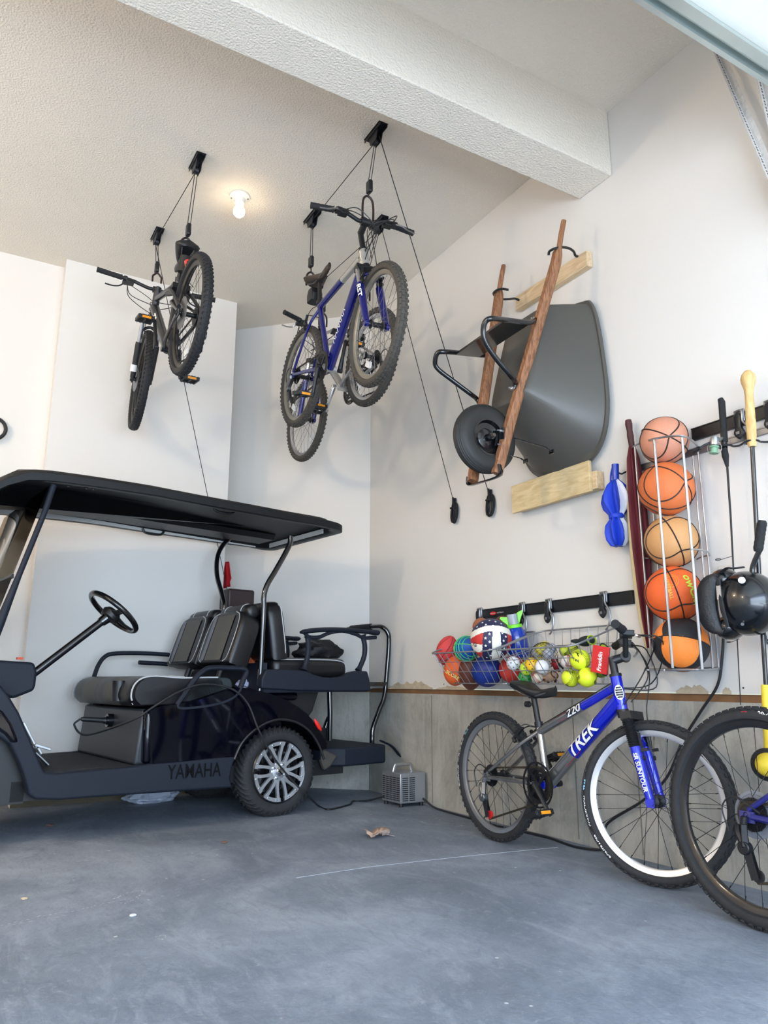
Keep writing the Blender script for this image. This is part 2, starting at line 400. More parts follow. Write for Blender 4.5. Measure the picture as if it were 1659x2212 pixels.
def Y_(x, y, z): return V((x, y, z))
class Bike:
    """x forward, y left, z up; origin below the rear hub"""
    def __init__(s, name, label, M, P, R, wt, o, group=None):
        s.o = o; s.P = P; s.R = R; s.wt = wt
        s.root = thing(name, label, 'bicycle', M=M, group=group)
        g = s.root; G = lambda k, d: o.get(k, d)
        X = lambda k: V((P[k][0], 0, P[k][1]))
        rh, fh, bb, ht, hb, sc, sd = [X(k) for k in ('rh', 'fh', 'bb', 'ht', 'hb', 'sc', 'sd')]
        fr1 = o['frame']; fr2 = G('frame2', fr1)
        ax = (ht-hb).normalized()
        # ---- frame
        d = MB(); rt_, rd = G('rtop', .018), G('rdown', .024)
        sp = G('split', .5)
        tt0, tt1 = hb+(ht-hb)*.72, sc-(sc-bb).normalized()*.03
        dd0, dd1 = hb+(ht-hb)*.3, bb; s.down = (bb, dd0); s.topt = (tt1, tt0)
        def two(p0, p1, r, f, c0, c1, mid=None):
            pts = [p0, p0.lerp(p1, f), p1] if mid is None else cat([p0, mid, p1], 6)
            if mid is None:
                d.cur = c0; d.tube([pts[0], pts[1]], r, 16); d.cur = c1; d.tube([pts[1], pts[2]], r, 16)
            else: d.cur = c0; d.tube(pts, r, 16)
        two(tt0, tt1, rt_, sp, 0, 1); two(dd0, dd1, rd, G('splitd', sp), G('dcol0', 0), G('dcol1', 1))
        d.cur = G('seatcol', 1); d.tube([sc, bb], .0165, 16)
        d.cur = G('headcol', 0); d.tube([hb-ax*.004, ht+ax*.004], .0235, 20); d.cyl(V((bb.x, -.037, bb.z)), V((bb.x, .037, bb.z)), .021, n=20)
        w = .062; d.cur = G('staycol', 1)
        for sg in (-1, 1):
            dp = rh+V((0, sg*w, 0))
            a = sc+(bb-sc)*G('ssf', .12)
            d.tube(cat([a+V((0, sg*.012, 0)), a.lerp(rh, .28)+V((0, sg*.045, 0)), dp+V((.01, 0, .015))], 5), .0085, 10)
            d.cur = G('chaincol', d.cur)
            d.tube(cat([bb+V((0, sg*.022, 0)), bb.lerp(rh, .3)+V((0, sg*.045, 0)), dp+V((.02, 0, -.004))], 5), .0105, 10)
            d.cur = G('staycol', 1)
            d.box(dp+V((.004, 0, -.006)), (.05, .006, .034))
        s.frame = d.build('frame', [fr1, fr2], g)
        # ---- wheels
        st = math.radians(G('steer', 0))
        SM = Matrix.Translation(hb) @ Matrix.Rotation(st, 4, ax) @ Matrix.Translation(-hb)
        s.SM = SM
        s.wheel(rh, Matrix.Identity(4), True); s.wheel(fh, SM, False)
        # ---- fork
        d = MB(); o2 = MB(); o3 = MB(); cw = .055; o3s = []
        fperp = -ax.cross(V((0, 1, 0)))
        base = hb-ax*G('fk', .035)
        off = (fh-hb).dot(fperp)
        cx_ = base+fperp*off*.55
        d.tube([hb, base], .022, 16); d.bar(cx_+V((0, -cw-.012, 0)), cx_+V((0, cw+.012, 0)), .045, .032, up=ax)
        for sg in (-1, 1):
            o3 = MB(); o3s.append(o3); q = V((0, sg*cw, 0)); low = fh+V((0, sg*cw, 0))+ax*.01; topf = cx_+q-ax*.012
            m_ = topf.lerp(low, G('forksplit', .3))
            if sg < 0: s.leg = (m_, low)
            if G('boot', False):
                n = 14; pr = []
                o3.tube([topf.lerp(m_, k/(2*n)) for k in range(2*n+1)], [.0235 if k % 2 else .0195 for k in range(2*n+1)], 14)
            else: o3.tube([topf, m_], .0145, 14)
            o2.tube([m_, m_.lerp(low, .1), m_.lerp(low, .6), low], [.02, .0215, .019, .017], 14)
            o2.box(low-ax*.008+V((.0, 0, -.006)), (.03, .012, .034)); o2.cyl(fh+V((0, sg*(cw-.006), 0)), fh+V((0, sg*(cw+.014), 0)), .016, n=18)
        arch = m_low = None
        a0 = cx_-ax*G('arch', .12)
        Q = [a0+V((0, -cw, 0)), a0+V((0, -cw*.8, 0))+ax*.035+fperp*.012, a0+ax*.06+fperp*.018, a0+V((0, cw*.8, 0))+ax*.035+fperp*.012, a0+V((0, cw, 0))]
        o2.tube(cat(Q, 5), .0095, 10)
        for q in [d, o2]+o3s: q.tf(SM)
        f_ = d.build('fork', G('crownmat', m_blk), g)
        o2.build('fork_lower', G('fork', fr1), f_)
        for o3 in o3s: o3.build('fork_boot' if G('boot', False) else 'fork_tube', m_blk if G('boot', False) else m_alu, f_)
        s.fk = (cx_, fh, ax, fperp, cw)
        # ---- headset, stem, handlebar
        SM = Matrix.Translation(hb) @ Matrix.Rotation(math.radians(G('barsteer', G('steer', 0))), 4, ax) @ Matrix.Translation(-hb)
        sl = G('stemlen', .07); sh = G('stemh', .05); rise = G('rise', .04); bw = G('barw', .62)/2
        d = MB(); top = ht+ax*sh
        d.tube([ht, top+ax*.01], .016, 16); d.tube([ht, ht+ax*.012], .025, 16)
        e_ = MB(); e_.tube([hb-ax*.012, hb], .025, 16); e_.build('headset', m_blk, g)
        cl = top+V((math.cos(G('stang', .3)), 0, math.sin(G('stang', .3))))*sl
        d.tube([top-ax*.004, cl], [.019, .0175], 14); d.cyl(cl+V((0, -.026, 0)), cl+V((0, .026, 0)), .021, n=20)
        d.tf(SM); st_o = d.build('stem', m_blk, g)
        back = G('sweep', .03)
        def bp(t, sg): # bar path
            return cl+V((-back*max(0, (t-.35))/.65, sg*bw*t, rise*min(1, max(0, (t-.15)/.25))))
        d = MB(); d.tube([bp(t, -1) for t in (1, .8, .6, .4, .27, .15)]+[cl]+[bp(t, 1) for t in (.15, .27, .4, .6, .8, 1)], .0112, 12)
        d.tf(SM); hb_o = d.build('handlebar', G('bar', m_blk), g)
        for sg in (-1, 1):
            d = MB(); g0, g1 = bp(.60, sg), bp(1.01, sg); n = 12
            d.tube([g0.lerp(g1, k/n) for k in range(n+1)], [.0185]+[.0158+.0012*(k % 2) for k in range(n-1)]+[.0178], 14)
            d.tf(SM); d.build('grip', m_grip, hb_o)
            # brake lever and shifter
            d = MB(); c0 = bp(.54, sg)
            d.tube([bp(.51, sg), bp(.57, sg)], .0175, 12)
            d.box(c0+V((.022, sg*.0, -.012)), (.045, .03, .022)); d.box(c0+V((.012, -sg*.03, -.012)), (.05, .05, .026))
            lv = [c0+V((.04, sg*.005, -.016)), c0+V((.062, sg*.03, -.028)), c0+V((.058, sg*.07, -.04)), c0+V((.05, sg*.115, -.042))]
            d.tf(SM); bl = d.build('brake_lever', m_blk, hb_o, bevel=.003)
            e = MB(); e.tube(cat(lv, 4), [.006]*12+[.005], 8, flat=.6); e.tf(SM); e.build('lever_blade', G('lever', m_alu), bl) if False else None
            s_ = MB(); s_.tube(cat(lv, 4), .0055, 8, flat=.7); s_.tf(SM); s_.build('lever_blade', G('lever', m_alu), hb_o)
        s.cl = cl; s.bp = bp; SB = SM; SM = s.SM
        # ---- cables
        d = MB()
        for k, (sg, tgt) in enumerate(((-1, hb+V((.03, -.02, .02))), (1, hb+V((.03, .02, .03))), (-1, tt0+V((-.03, -.02, -.01))), (1, tt0+V((-.03, .02, -.01))))):
            a = SB @ (bp(.5, sg)+V((.03, 0, -.014))); c1 = a+V((.07+.02*k, -sg*.05, -.03)); c2 = SB @ (cl+V((.07+.015*k, -sg*.02, -.06-.02*k)))
            d.tube(cat([a, c1, c2, tgt], 7), .0026, 6)
        # front brake cable down to arch, rear along top tube
        d.tube(cat([SB @ (bp(.45, 1)+V((.04, 0, -.01))), SB @ (cl+V((.09, .0, -.05))), SM @ (cx_+V((.05, .03, .02))), SM @ (a0+V((.04, .03, .03)))], 7), .0024, 6)
        d.tube(cat([tt0.lerp(tt1, .05)+V((0, -.006, rt_+.004)), tt0.lerp(tt1, .5)+V((0, -.006, rt_+.004)), tt1+V((-.01, 0, rt_+.006)), sc.lerp(rh, .2)+V((0, -.03, .05)), sc.lerp(rh, .38)+V((0, -.06, .05))], 6), .0022, 6)
        q = rh+V((-.02, -.075, -.02)); d.tube(cat([rh+V((.05, -.066, .01)), rh+V((-.03, -.072, .05)), rh+V((-.075, -.074, .015)), rh+V((-.055, -.075, -.055))], 6), .0028, 6)
        d.build('cable', m_blk, g); g_cables = True
        # ---- v-brakes
        for nm, c, M_, r_ in (('front', a0, SM, 1), ('rear', None, Matrix.Identity(4), -1)):
            d = MB()
            if r_ == 1:
                for sg in (-1, 1):
                    p = a0+V((0, sg*cw, 0))-ax*.015+fperp*.028; d.cyl(p-fperp*.012, p+fperp*.012, .009, n=12)
                    d.bar(p, p+ax*.095+V((0, -sg*.012, 0)), .014, .01); d.bar(p+ax*.03-fperp*.03, p+ax*.03+fperp*.03, .012, .012)
                t = a0+ax*.085+fperp*.028; d.tube(cat([t+V((0, -.04, 0)), t+V((0, 0, .012)), t+V((0, .04, 0))], 4), .003, 6)
            else:
                dd = (rh-sc).normalized(); n2 = V((dd.z, 0, -dd.x)); n2 = n2 if n2.z > 0 else -n2
                ps = sc+dd*max(.05, (rh-sc).length-(R-.03))
                for sg in (-1, 1):
                    p = ps+V((0, sg*.048, 0))+n2*.015; d.cyl(p-n2*.01, p+n2*.014, .009, n=12)
                    d.bar(p+n2*.008, p+n2*.008-dd*.085, .014, .01); d.bar(p-dd*.03-n2*.02, p-dd*.03+n2*.03, .012, .012)
                t = ps+n2*.02-dd*.085; d.tube(cat([t+V((0, -.045, 0)), t+n2*.012, t+V((0, .045, 0))], 4), .003, 6)
            d.tf(M_); 
            if G('vbrake', True): d.build('rim_brake', m_blk, g)
        # ---- saddle and post
        pd = (sc-bb).normalized(); d = MB(); d.tube([sc-pd*.02, sd-pd*.035], .0135, 14); d.tube([sc-pd*.012, sc+pd*.014], .0195, 14)
        d.box(sd-pd*.035, (.03, .035, .026)); d.build('seat_post', G('post', m_blk), g)
        L = .27; tilt = G('tilt', 0); Rm = Matrix.Rotation(-tilt, 3, 'Y'); rings = []
        for k in range(19):
            u = k/18; x = (u-.42)*L
            hw = .013+.062*max(0, 1-(u/.62))**.6*(math.sin(min(1, u/.16)*PI/2)**.7 if u < .16 else 1)+ .006*(1-u)
            if u > .94: hw *= .75
            if u < .02: hw = .02
            zt = .012*math.cos(2*PI*(u-.1))+.006-.016*u
            ring = []
            for j in range(14):
                a = 2*PI*j/14; yy_ = math.cos(a)*hw; zz = math.sin(a)
                ring.append(sd+Rm @ V((x, yy_, zt+(zz*.014 if zz > 0 else zz*(.02+.018*abs(math.cos(a))**.5)))))
            rings.append(ring)
        d = MB(); d.loft(rings); sdo = d.build('saddle', G('saddle', m_blk), g, sharp=60)
        d = MB()
        for sg in (-1, 1): d.tube(cat([sd+Rm @ V(p) for p in ((-.09, sg*.035, -.012), (-.03, sg*.022, -.034), (.04, sg*.02, -.034), (.12, sg*.008, -.012))], 4), .0035, 8)
        d.build('saddle_rail', m_aluD, sdo)
        # ---- drivetrain, right side is -y
        ch = bb+V((0, -.052, 0)); d = MB()
        for rr_, yy_ in ((G('cr', .085), 0), (.066, .008), (.046, .014)):
            nt_ = 36; pts = []
            for k in range(nt_*2): a = PI*k/nt_; q = rr_+(.003 if k % 2 else -.0015); pts.append((q*math.cos(a), q*math.sin(a)))
            inn = [(q[0]*(1-.014/rr_), q[1]*(1-.014/rr_)) for q in pts]; n = len(pts)
            vs = [ch+V((u, yy_+w, v)) for w in (-.001, .001) for u, v in pts]+[ch+V((u, yy_+w, v)) for w in (-.001, .001) for u, v in inn]
            fs = []
            for k in range(n):
                k2 = (k+1) % n; fs += [(k, k2, 2*n+k2, 2*n+k), (n+k, n+k2, 3*n+k2, 3*n+k), (k, k2, n+k2, n+k), (2*n+k, 2*n+k2, 3*n+k2, 3*n+k)]
            d.add(vs, fs)
        for k in range(4):
            a = PI/4+k*PI/2; d.bar(ch, ch+V((math.cos(a)*.078, 0, math.sin(a)*.078)), .006, .014, up=V((0, 0, 1)))
        if G('guard', False): d.lathe([(.09, -.006), (.098, -.006), (.098, -.002), (.09, -.002)], ch, (0, 1, 0), 48, closed=True)
        co = d.build('chainring', G('ringmat', m_cass), g)
        ca = math.radians(G('crank', -60)); cl_ = G('cranklen', .165); dr = V((math.cos(ca), 0, math.sin(ca)))
        for sg, dv in ((-1, dr), (1, -dr)):
            c0 = bb+V((0, sg*.068, 0)); c1 = c0+dv*cl_+V((0, sg*.012, 0))
            d = MB(); d.tube([c0-dv*.012, c0, c0.lerp(c1, .5), c1, c1+dv*.012], [.012, .0165, .011, .0115, .007], 12, flat=.75); d.cyl(c0-V((0, sg*.012, 0)), c0+V((0, sg*.012, 0)), .014, n=16)
            cko = d.build('crank_arm', G('crankmat', m_blk), g)
            pa = math.radians(G('pedal', 0)); RP = Matrix.Rotation(pa, 3, 'Y'); pc = c1+V((0, sg*.058, 0)); d = MB()
            d.cyl(c1, c1+V((0, sg*.1, 0)), .007, n=12)
            for u in (-.042, .042): d.box(pc+RP @ V((u, 0, 0)), (.012, .092, .022), RP)
            for v_ in (-.042, 0, .042): d.box(pc+RP @ V((0, v_, 0)), (.084, .01, .02), RP)
            for k in range(5):
                for u in (-.042, .042): d.box(pc+RP @ V((u, -.036+.018*k, 0)), (.006, .005, .03), RP)
            po_ = d.build('pedal', m_blk, cko, bevel=.002)
            for u in (-.0495, .0495):
                e_ = MB(); e_.box(pc+RP @ V((u, 0, -.002)), (.003, .05, .013), RP); e_.build('pedal_reflector', m_amber, cko)
        cs = rh+V((0, -.045, 0)); d = MB(); prof = []
        for k in range(7): r_ = .024+.0045*k; y0 = -.012+.0045*k; prof += [(r_-.006, y0), (r_, y0), (r_, y0+.002), (r_-.006, y0+.002)]
        d.lathe([(.01, -.014)]+prof+[(.01, .022)], cs, (0, 1, 0), 40)
        for k in range(7):
            r_ = .024+.0045*k; y0 = -.011+.0045*k
            for j in range(18): a = 2*PI*j/18+k; d.box(cs+V((r_*math.cos(a), y0, r_*math.sin(a))), (.003, .0018, .003))
        d.build('cassette', m_cass, g)
        # derailleur with cage and two jockey wheels
        q0 = rh+V((-.005, -.07, -.035)); q1 = q0+V((.015, -.018, -.06)); q2 = q1+V((.03, .01, -.075)); d = MB()
        d.tube([rh+V((0, -.07, -.005)), q0], .011, 10); d.box(q0.lerp(q1, .5), (.032, .02, .07), rotto(q1-q0) @ Matrix.Rotation(PI/2, 3, 'Y'))
        d.tube(cat([q0+V((-.02, 0, 0)), q0+V((-.01, -.012, -.02)), q1], 4), .012, 10, flat=.8); d.cyl(q1+V((0, -.012, 0)), q1+V((0, .014, 0)), .02, n=18)
        dro = d.build('derailleur', G('dermat', m_aluD), g, bevel=.003)
        d = MB()
        for yy_ in (-.001, .013): d.bar(q1+V((0, yy_, .01)), q2+V((0, yy_-.01, -.01)), .0015, .026, up=V((1, 0, 0)))
        d.build('cage', m_blk, dro)
        for nm, q in (('u', q1), ('l', q2)):
            d = MB(); d.cyl(q+V((0, .001, 0)), q+V((0, .010, 0)), .019, n=12); d.build('jockey_wheel', G('jockey', m_blk), dro)
        # chain
        def circ(c, r, a0, a1, n=8): return [c+V((r*math.cos(a0+(a1-a0)*k/n), 0, r*math.sin(a0+(a1-a0)*k/n))) for k in range(n+1)]
        up_ = circ(V((ch.x, -.05, ch.z)), G('cr', .085), -PI/2, PI/2, 12)+circ(V((rh.x, -.045, rh.z)), .036, PI/2, PI*1.25, 8)+[q1+V((.012, .005, 0)), q2+V((-.018, .005, 0)), q2+V((0, .005, -.019))]
        d = MB(); path = []
        for i in range(len(up_)):
            a, b2 = up_[i], up_[(i+1) % len(up_)]; n = max(1, int((b2-a).length/.0127)); path += [a.lerp(b2, k/n) for k in range(n)]
        for i in range(len(path)):
            a, b2 = path[i], path[(i+1) % len(path)]
            if (b2-a).length > 1e-4: d.bar(a, b2+(b2-a)*.15, .0068 if i % 2 else .0045, .0085)
        d.build('chain', G('chainmat', m_chain), g)

    def wheel(s, c, M, rear):
        o = s.o; G = lambda k, d: o.get(k, d); R, wt = s.R, s.wt; d = MB()
        Ro = R-wt*.82; dep = G('rimdep', .022)
        prof = [(Ro, .0125), (Ro+.004, .0135), (Ro+.004, -.0135), (Ro, -.0125), (Ro-dep*.7, -.011), (Ro-dep, -.006), (Ro-dep, .006), (Ro-dep*.7, .011)]
        base = Matrix.Translation(c)
        T = M @ base
        d.lathe(prof, (0, 0, 0), (0, 1, 0), 96, closed=True); d.tf(T); rim = d.build('wheel_rim', G('rim', m_alu) if not rear else G('rimr', G('rim', m_alu)), s.root)
        d = MB(); hw = wt*.5; pr = []
        for k in range(15):
            a = -PI*.64+PI*1.28*k/14; pr.append((R-.004-hw*.92+hw*.92*math.cos(a), hw*math.sin(a)))
        pr2 = [(r_-.004 if 0 else r_*1, h) for r_, h in pr]
        d.lathe(pr+[(Ro, -.008)][:0]+[(Ro-.001, .010), (Ro-.001, -.010)], (0, 0, 0), (0, 1, 0), 96, closed=True)
        n = G('knobs', 64); ks = 2*PI*R/n*.55
        for j in range(n):
            for row, (yy_, dr_, ph, sz) in enumerate(((-.78, .30, 0, .75), (-.30, .045, .5, 1), (.30, .045, .0, 1), (.78, .30, .5, .75))):
                a = 2*PI*(j+ph)/n; rr_ = R-.0035-hw*dr_*.9
                t = math.asin(max(-1, min(1, yy_)))*.9
                Rm = Matrix.Rotation(-a, 3, 'Y') @ Matrix.Rotation(t, 3, 'Z')
                d.box(V((rr_*math.cos(a), hw*yy_*.98, rr_*math.sin(a))), (.008, wt*.2*sz, ks*sz), Rm)
        d.tf(T); d.build('tire', G('tire', m_tire), rim)
        hwid = .062 if rear else .05
        d = MB(); d.lathe([(.006, -hwid-.006), (.010, -hwid), (.012, -hwid+.012), (.024, -hwid+.016), (.024, -hwid+.02), (.013, -hwid+.026), (.013, hwid-.026), (.024, hwid-.02), (.024, hwid-.016), (.012, hwid-.012), (.010, hwid), (.006, hwid+.006)], (0, 0, 0), (0, 1, 0), 24)
        d.tf(T); d.build('hub', m_blk, rim)
        ns = G('spokes', 28); protos = []
        for sg in (-1, 1):
            for ln in (-1, 1):
                e_ = MB(); a1 = ln*math.radians(78); p0 = V((.022*math.cos(a1), sg*(hwid-.018), .022*math.sin(a1))); p1 = V((Ro-dep+.001, 0, 0))
                e_.tube([p0, p1], .0011 if not G('fine', 0) else .0009, 5); e_.tube([p1-V((.014, 0, 0)), p1], .0019, 6); protos.append(e_)
        first = {}
        for k in range(ns):
            q = k % 4; a = 2*PI*k/ns
            if q not in first:
                ob = protos[q].build('spoke', G('spokemat', m_spkb), rim); first[q] = ob
            else: ob = first[q].copy(); COL.objects.link(ob); ob.parent = rim
            ob.matrix_local = T @ Matrix.Rotation(-a, 4, 'Y')
        if G('reflect', True):
            e_ = MB(); a = math.radians(G('refang', -70) if rear else G('refangf', -60)); rr_ = (Ro-dep)*.80
            ring = [V(((rr_+w)*math.cos(a+t), sy, (rr_+w)*math.sin(a+t))) for t in [(-.16+.04*k) for k in range(9)] for w in (-.016, .016) for sy in (-.004, .004)]
            fs = []
            for k in range(8): b_ = k*4; fs += [(b_, b_+1, b_+5, b_+4), (b_+2, b_+3, b_+7, b_+6), (b_, b_+2, b_+6, b_+4), (b_+1, b_+3, b_+7, b_+5)]
            fs += [(0, 1, 3, 2), (32, 33, 35, 34)]; e_.add(ring, fs); e_.tf(T); e_.build('reflector', m_clear, rim)
        s.T = getattr(s, 'T', []) + [T]

    def letter(s, txt, size, p0, p1, r, name='lettering', m=None, side=-1, parent=None, up=1, **k):
        """lettering wrapped on a tube from p0 (text start) towards p1, seen from side -y (right)"""
        p0, p1 = V(p0), V(p1); x = (p1-p0).normalized(); z = V((x.z, 0, -x.x))
        if z.z < 0: z = -z
        z = z*up
        def mp(u, v):
            a = v/r; return p0+x*u+z*(r*math.sin(a))+V((0, side, 0))*(r*math.cos(a))+V((0, side*.0006, 0))
        mb = text_mb(txt, size, mp, **k)
        return mb.build(name, m or m_white, parent or s.frame)

def frame_matrix(origin, fwd, up=(0, 0, 1)):
    x = V(fwd).normalized(); z = V(up); z = (z-x*z.dot(x)).normalized(); y = z.cross(x)
    M = Matrix((x, y, z)).transposed().to_4x4(); M.translation = V(origin); return M
def local_pts(M, px):
    inv = M.inverted(); n = M.col[1].to_3d(); o = M.translation; out = {}
    for k, (a, b) in px.items():
        q = inv @ WN(a, b, o, n); out[k] = (q.x, q.z)
    return out
# ---- the silver and blue bike leaning by the wall
m_trblue = mat('metallic_blue_paint', (14, 34, 205), .22, .35, var=.06, coat=1)
m_trsil = mat('brushed_silver_frame', (176, 174, 172), .22, .9, var=.1, scale=30)
lean = math.radians(5)
Rr = .30
M = frame_matrix((2.405, 3.06, 0), (.0, -1, 0), (math.sin(math.radians(.6)), 0, 1))
P = local_pts(M, dict(bb=(1182, 1694), ht=(1330, 1462), hb=(1344, 1533), sc=(1164, 1566), sd=(1150, 1486)))
P['rh'] = (0, Rr); P['fh'] = (.95, Rr)
b = Bike('kids_bicycle', 'silver and blue mountain bike lettered TREK and 220, leaning by the concrete wall', M, P, Rr, .048,
         dict(frame=m_trblue, frame2=m_trsil, rtop=.0185, rdown=.031, split=.42, splitd=.6, steer=21, barsteer=44, boot=True, arch=.15, forksplit=.36, fk=.03, rim=mat('machined_rim', (222, 222, 224), .3, .7, var=.03), rimr=mat('grey_rim', (132, 134, 138), .4, .6),
              stemh=.07, stemlen=.055, stang=.3, rise=.085, barw=.47, sweep=.04, crank=-48, cranklen=.14, cr=.075, guard=True, tilt=-.05, refang=250, reflect=False, pedal=-20, jockey=m_red, knobs=60, lever=m_alu))
F3 = lambda k: V((P[k][0], 0, P[k][1]))
dn1 = b.down[1]; dn0 = b.down[0].lerp(dn1, .38)
m_out = mat('decal_outline', (12, 14, 40), .4)
b.letter('TREK', .078, dn0, dn1, .0314, m=m_out, shear=.3, off=.0035, sx=1.12)
x_ = (dn1-dn0).normalized()
b.letter('TREK', .078, dn0, dn1, .0322, m=m_white, shear=.3, off=.0014, sx=1.12)
t1 = b.topt[1]; t0 = b.topt[0].lerp(t1, .40)
b.letter('220', .045, t0, t1, .0190, m=m_out, shear=.3, off=.004, sx=1.35)
b.letter('220', .045, t0, t1, .0199, m=m_white, shear=.3, off=.0008, sx=1.35)
dd = MB(); a0_ = b.down[0].lerp(dn1, .28)
mpd = lambda p0, p1, r, u, v: p0+(p1-p0).normalized()*u+V(((p1-p0).normalized().z*-1, 0, (p1-p0).normalized().x))*(r*math.sin(v/r))+V((0, -r*math.cos(v/r)-.0004, 0))
for (u0, v0, u1, v1, u2, v2) in ((0, -.03, .14, -.002, .12, -.032), (.12, -.032, .14, -.002, .16, -.012)):
    dd.add([mpd(a0_, dn1, .0313, u0, v0), mpd(a0_, dn1, .0313, u1, v1), mpd(a0_, dn1, .0313, u2, v2)], [(0, 1, 2)])
dd.build('decal_stripe', mat('dark_red_decal', (150, 22, 34), .35), b.frame)
dd = MB(); a0_ = t0+V((-.05, 0, -.022)); dd.add([mpd(a0_, t1, .0189, u, v) for u, v in ((0, -.012), (.045, -.012), (.062, .012), (.01, .012))], [(0, 1, 2, 3)]); dd.build('decal_block', mat('dark_red_decal', (150, 22, 34), .35), b.frame)
# head badge
hd = F3('hb').lerp(F3('ht'), .5); ax_ = (F3('ht')-F3('hb')).normalized(); fp = -ax_.cross(V((0, 1, 0)))
def badge(u, v, r): 
    a = u/r-.75; return hd+ax_*v+fp*(r*math.cos(a))+V((0, r*math.sin(a), 0))
dd = MB(); dd.loft([[badge(.019*q_*math.cos(2*PI*k/24), .03*q_*math.sin(2*PI*k/24), .0246) for k in range(24)] for q_ in (1, .8, .6, .4, .2, .02)], cap=False); dd.build('head_badge', m_white, b.frame)
dd = MB()
for k in range(5):
    hw_ = .9*math.sqrt(max(0, 1-((k-2)*.36)**2))*.017; rr_ = [[badge(-hw_+2*hw_*j/8, (k-2)*.0095+w, .0252) for w in (-.0033, .0033)] for j in range(9)]; dd.loft(rr_, cap=False, closed=False)
dd.build('badge_stripe', m_blk, b.frame)
# chain-stay sticker
bb_, rh_ = F3('bb'), V((0, 0, Rr))
b.letter('ALPHA', .02, rh_.lerp(bb_, .26)+V((0, -.048, 0)), bb_+V((0, -.03, 0)), .0115, m=m_out)
# fork lettering on both legs
cx_, fh_, ax2, fp2, cw = b.fk
L0, L1 = b.leg; leg0 = L0.lerp(L1, .12); axd = (L1-L0).normalized(); side = V((0, -cw, 0))
def fmap2(u, v):
    r = .0224; a = v/r; return b.SM @ (leg0+axd*u+fp2*(r*math.sin(a))+V((0, -r*math.cos(a), 0)))
text_mb('SR SUNTOUR', .024, fmap2, off=.0006).build('lettering', m_white, b.root)
# tire lettering: BONTRAGER ... on both sidewalls
def arc_text(bike, T, txt, size, ang, R, y, m, **k):
    def mp(u, v):
        a = ang-u/R; return T @ V(((R+v)*math.cos(a), y, (R+v)*math.sin(a)))
    return text_mb(txt, size, mp, **k).build('lettering', m, bike.root)
m_cy = mat('cyan_decal', (120, 185, 215), .5)
Rt = Rr-.020
for Ti, T in enumerate(b.T):
    a = math.radians(196 if Ti == 0 else 232)
    arc_text(b, T, 'BONTRAGER', .017, a, Rt, -.0228, m_white, off=.0004)
    arc_text(b, T, 'CONNECTION', .017, a-.125/Rt-.02, Rt, -.0228, m_white)
    arc_text(b, T, 'TRAIL', .017, a-.262/Rt-.02, Rt, -.0228, m_cy, off=.0006)
# seat post dial and bell
dd = MB(); p = F3('sc')+(F3('sd')-F3('sc'))*.55; dd.cyl(p+V((-.03, -.01, 0)), p+V((-.05, -.012, 0)), .014, n=14); dd.bar(p, p+V((-.04, -.01, 0)), .012, .012); dd.build('light_bracket', m_blk, b.root)

# ---- the blue bike cut by the right edge
m_navy = mat('navy_paint', (38, 40, 120), .3, .4, coat=.7)
M = frame_matrix((2.275, 1.60, 0), (.0, -1, 0), (math.sin(lean), 0, math.cos(lean)))
R3 = .335
P = dict(rh=(0, R3), fh=(1.06, R3), bb=(.43, R3-.03), ht=(.83, .80), hb=(.87, .68), sc=(.27, .70), sd=(.22, .84))
b = Bike('bicycle', 'dark blue mountain bike cut off by the right edge, black knobbly rear wheel in front', M, P, R3, .056,
         dict(frame=m_navy, frame2=m_navy, rim=m_blkg, spokemat=m_spkb, spokes=28, knobs=72, refang=-72, crank=-30, stemh=.05, ssf=.3, dermat=m_cass, vbrake=False))
def t3(u, v): 
    a = math.radians(84)-u/(R3-.022); r = R3-.022+v; return b.T[0] @ V((r*math.cos(a), -.0262, r*math.sin(a)))
text_mb('29x2.20', .022, t3, off=.0004).build('lettering', m_white, b.root)
def t3r(u, v):
    a = math.radians(95)-u/(R3-.022); r = R3-.022+v; return b.T[0] @ V((r*math.cos(a), -.0262, r*math.sin(a)))
text_mb('==', .02, t3r).build('tire_mark', m_red, b.root)
q = MB(); q.lathe([(.062, .0), (.072, .001), (.072, .004), (.062, .004)], V((0, -.018, R3)), (0, 1, 0), 40, closed=True); q.lathe([(.02, .002), (.062, .002), (.062, .004), (.02, .004)], V((0, -.018, R3)), (0, 1, 0), 40, closed=True)
q.build('spoke_guard', mat('smoky_plastic_disc', (118, 122, 130), .25), b.root)

# ---- the black full suspension bike hanging at left
m_mtb = mat('graphite_paint', (44, 44, 48), .35, .4, coat=.4)
M = frame_matrix((.96, 3.76, 2.675-.335), (-.015, 1, .012))
P = dict(rh=(0, .335), fh=(1.10, .335), bb=(.43, .30), ht=(.80, .83), hb=(.86, .71), sc=(.29, .68), sd=(.21, .80))
bA = Bike('hanging_bicycle', 'black full suspension mountain bike hanging from the ceiling at left above the cart', M, P, .335, .056,
          dict(frame=m_mtb, frame2=m_mtb, rdown=.03, rtop=.02, rim=mat('dark_rim', (60, 58, 55), .4, .5), tire=m_tire, knobs=74, barw=.74, rise=.02, stemh=.03, crank=-96, pedal=-6, spokemat=m_spkb, tilt=-.05, ssf=.3, vbrake=False, lever=m_blk, refang=-85, steer=-6, fk=.03, forksplit=.4, fork=m_blk))
d = MB(); rc = V((.06, 0, .68)); d.tube(cat([V((.0, .06, .37)), V((.16, .055, .52)), V((.27, .05, .60))], 5), .011, 10); d.tube(cat([V((.0, -.06, .37)), V((.16, -.055, .52)), V((.27, -.05, .60))], 5), .011, 10)
d.tube([V((.27, 0, .60)), V((.52, 0, .70))], [.022, .018], 14); d.bar(V((.23, -.05, .60)), V((.23, .05, .60)), .05, .03); d.build('rear_shock', m_blk, bA.root)
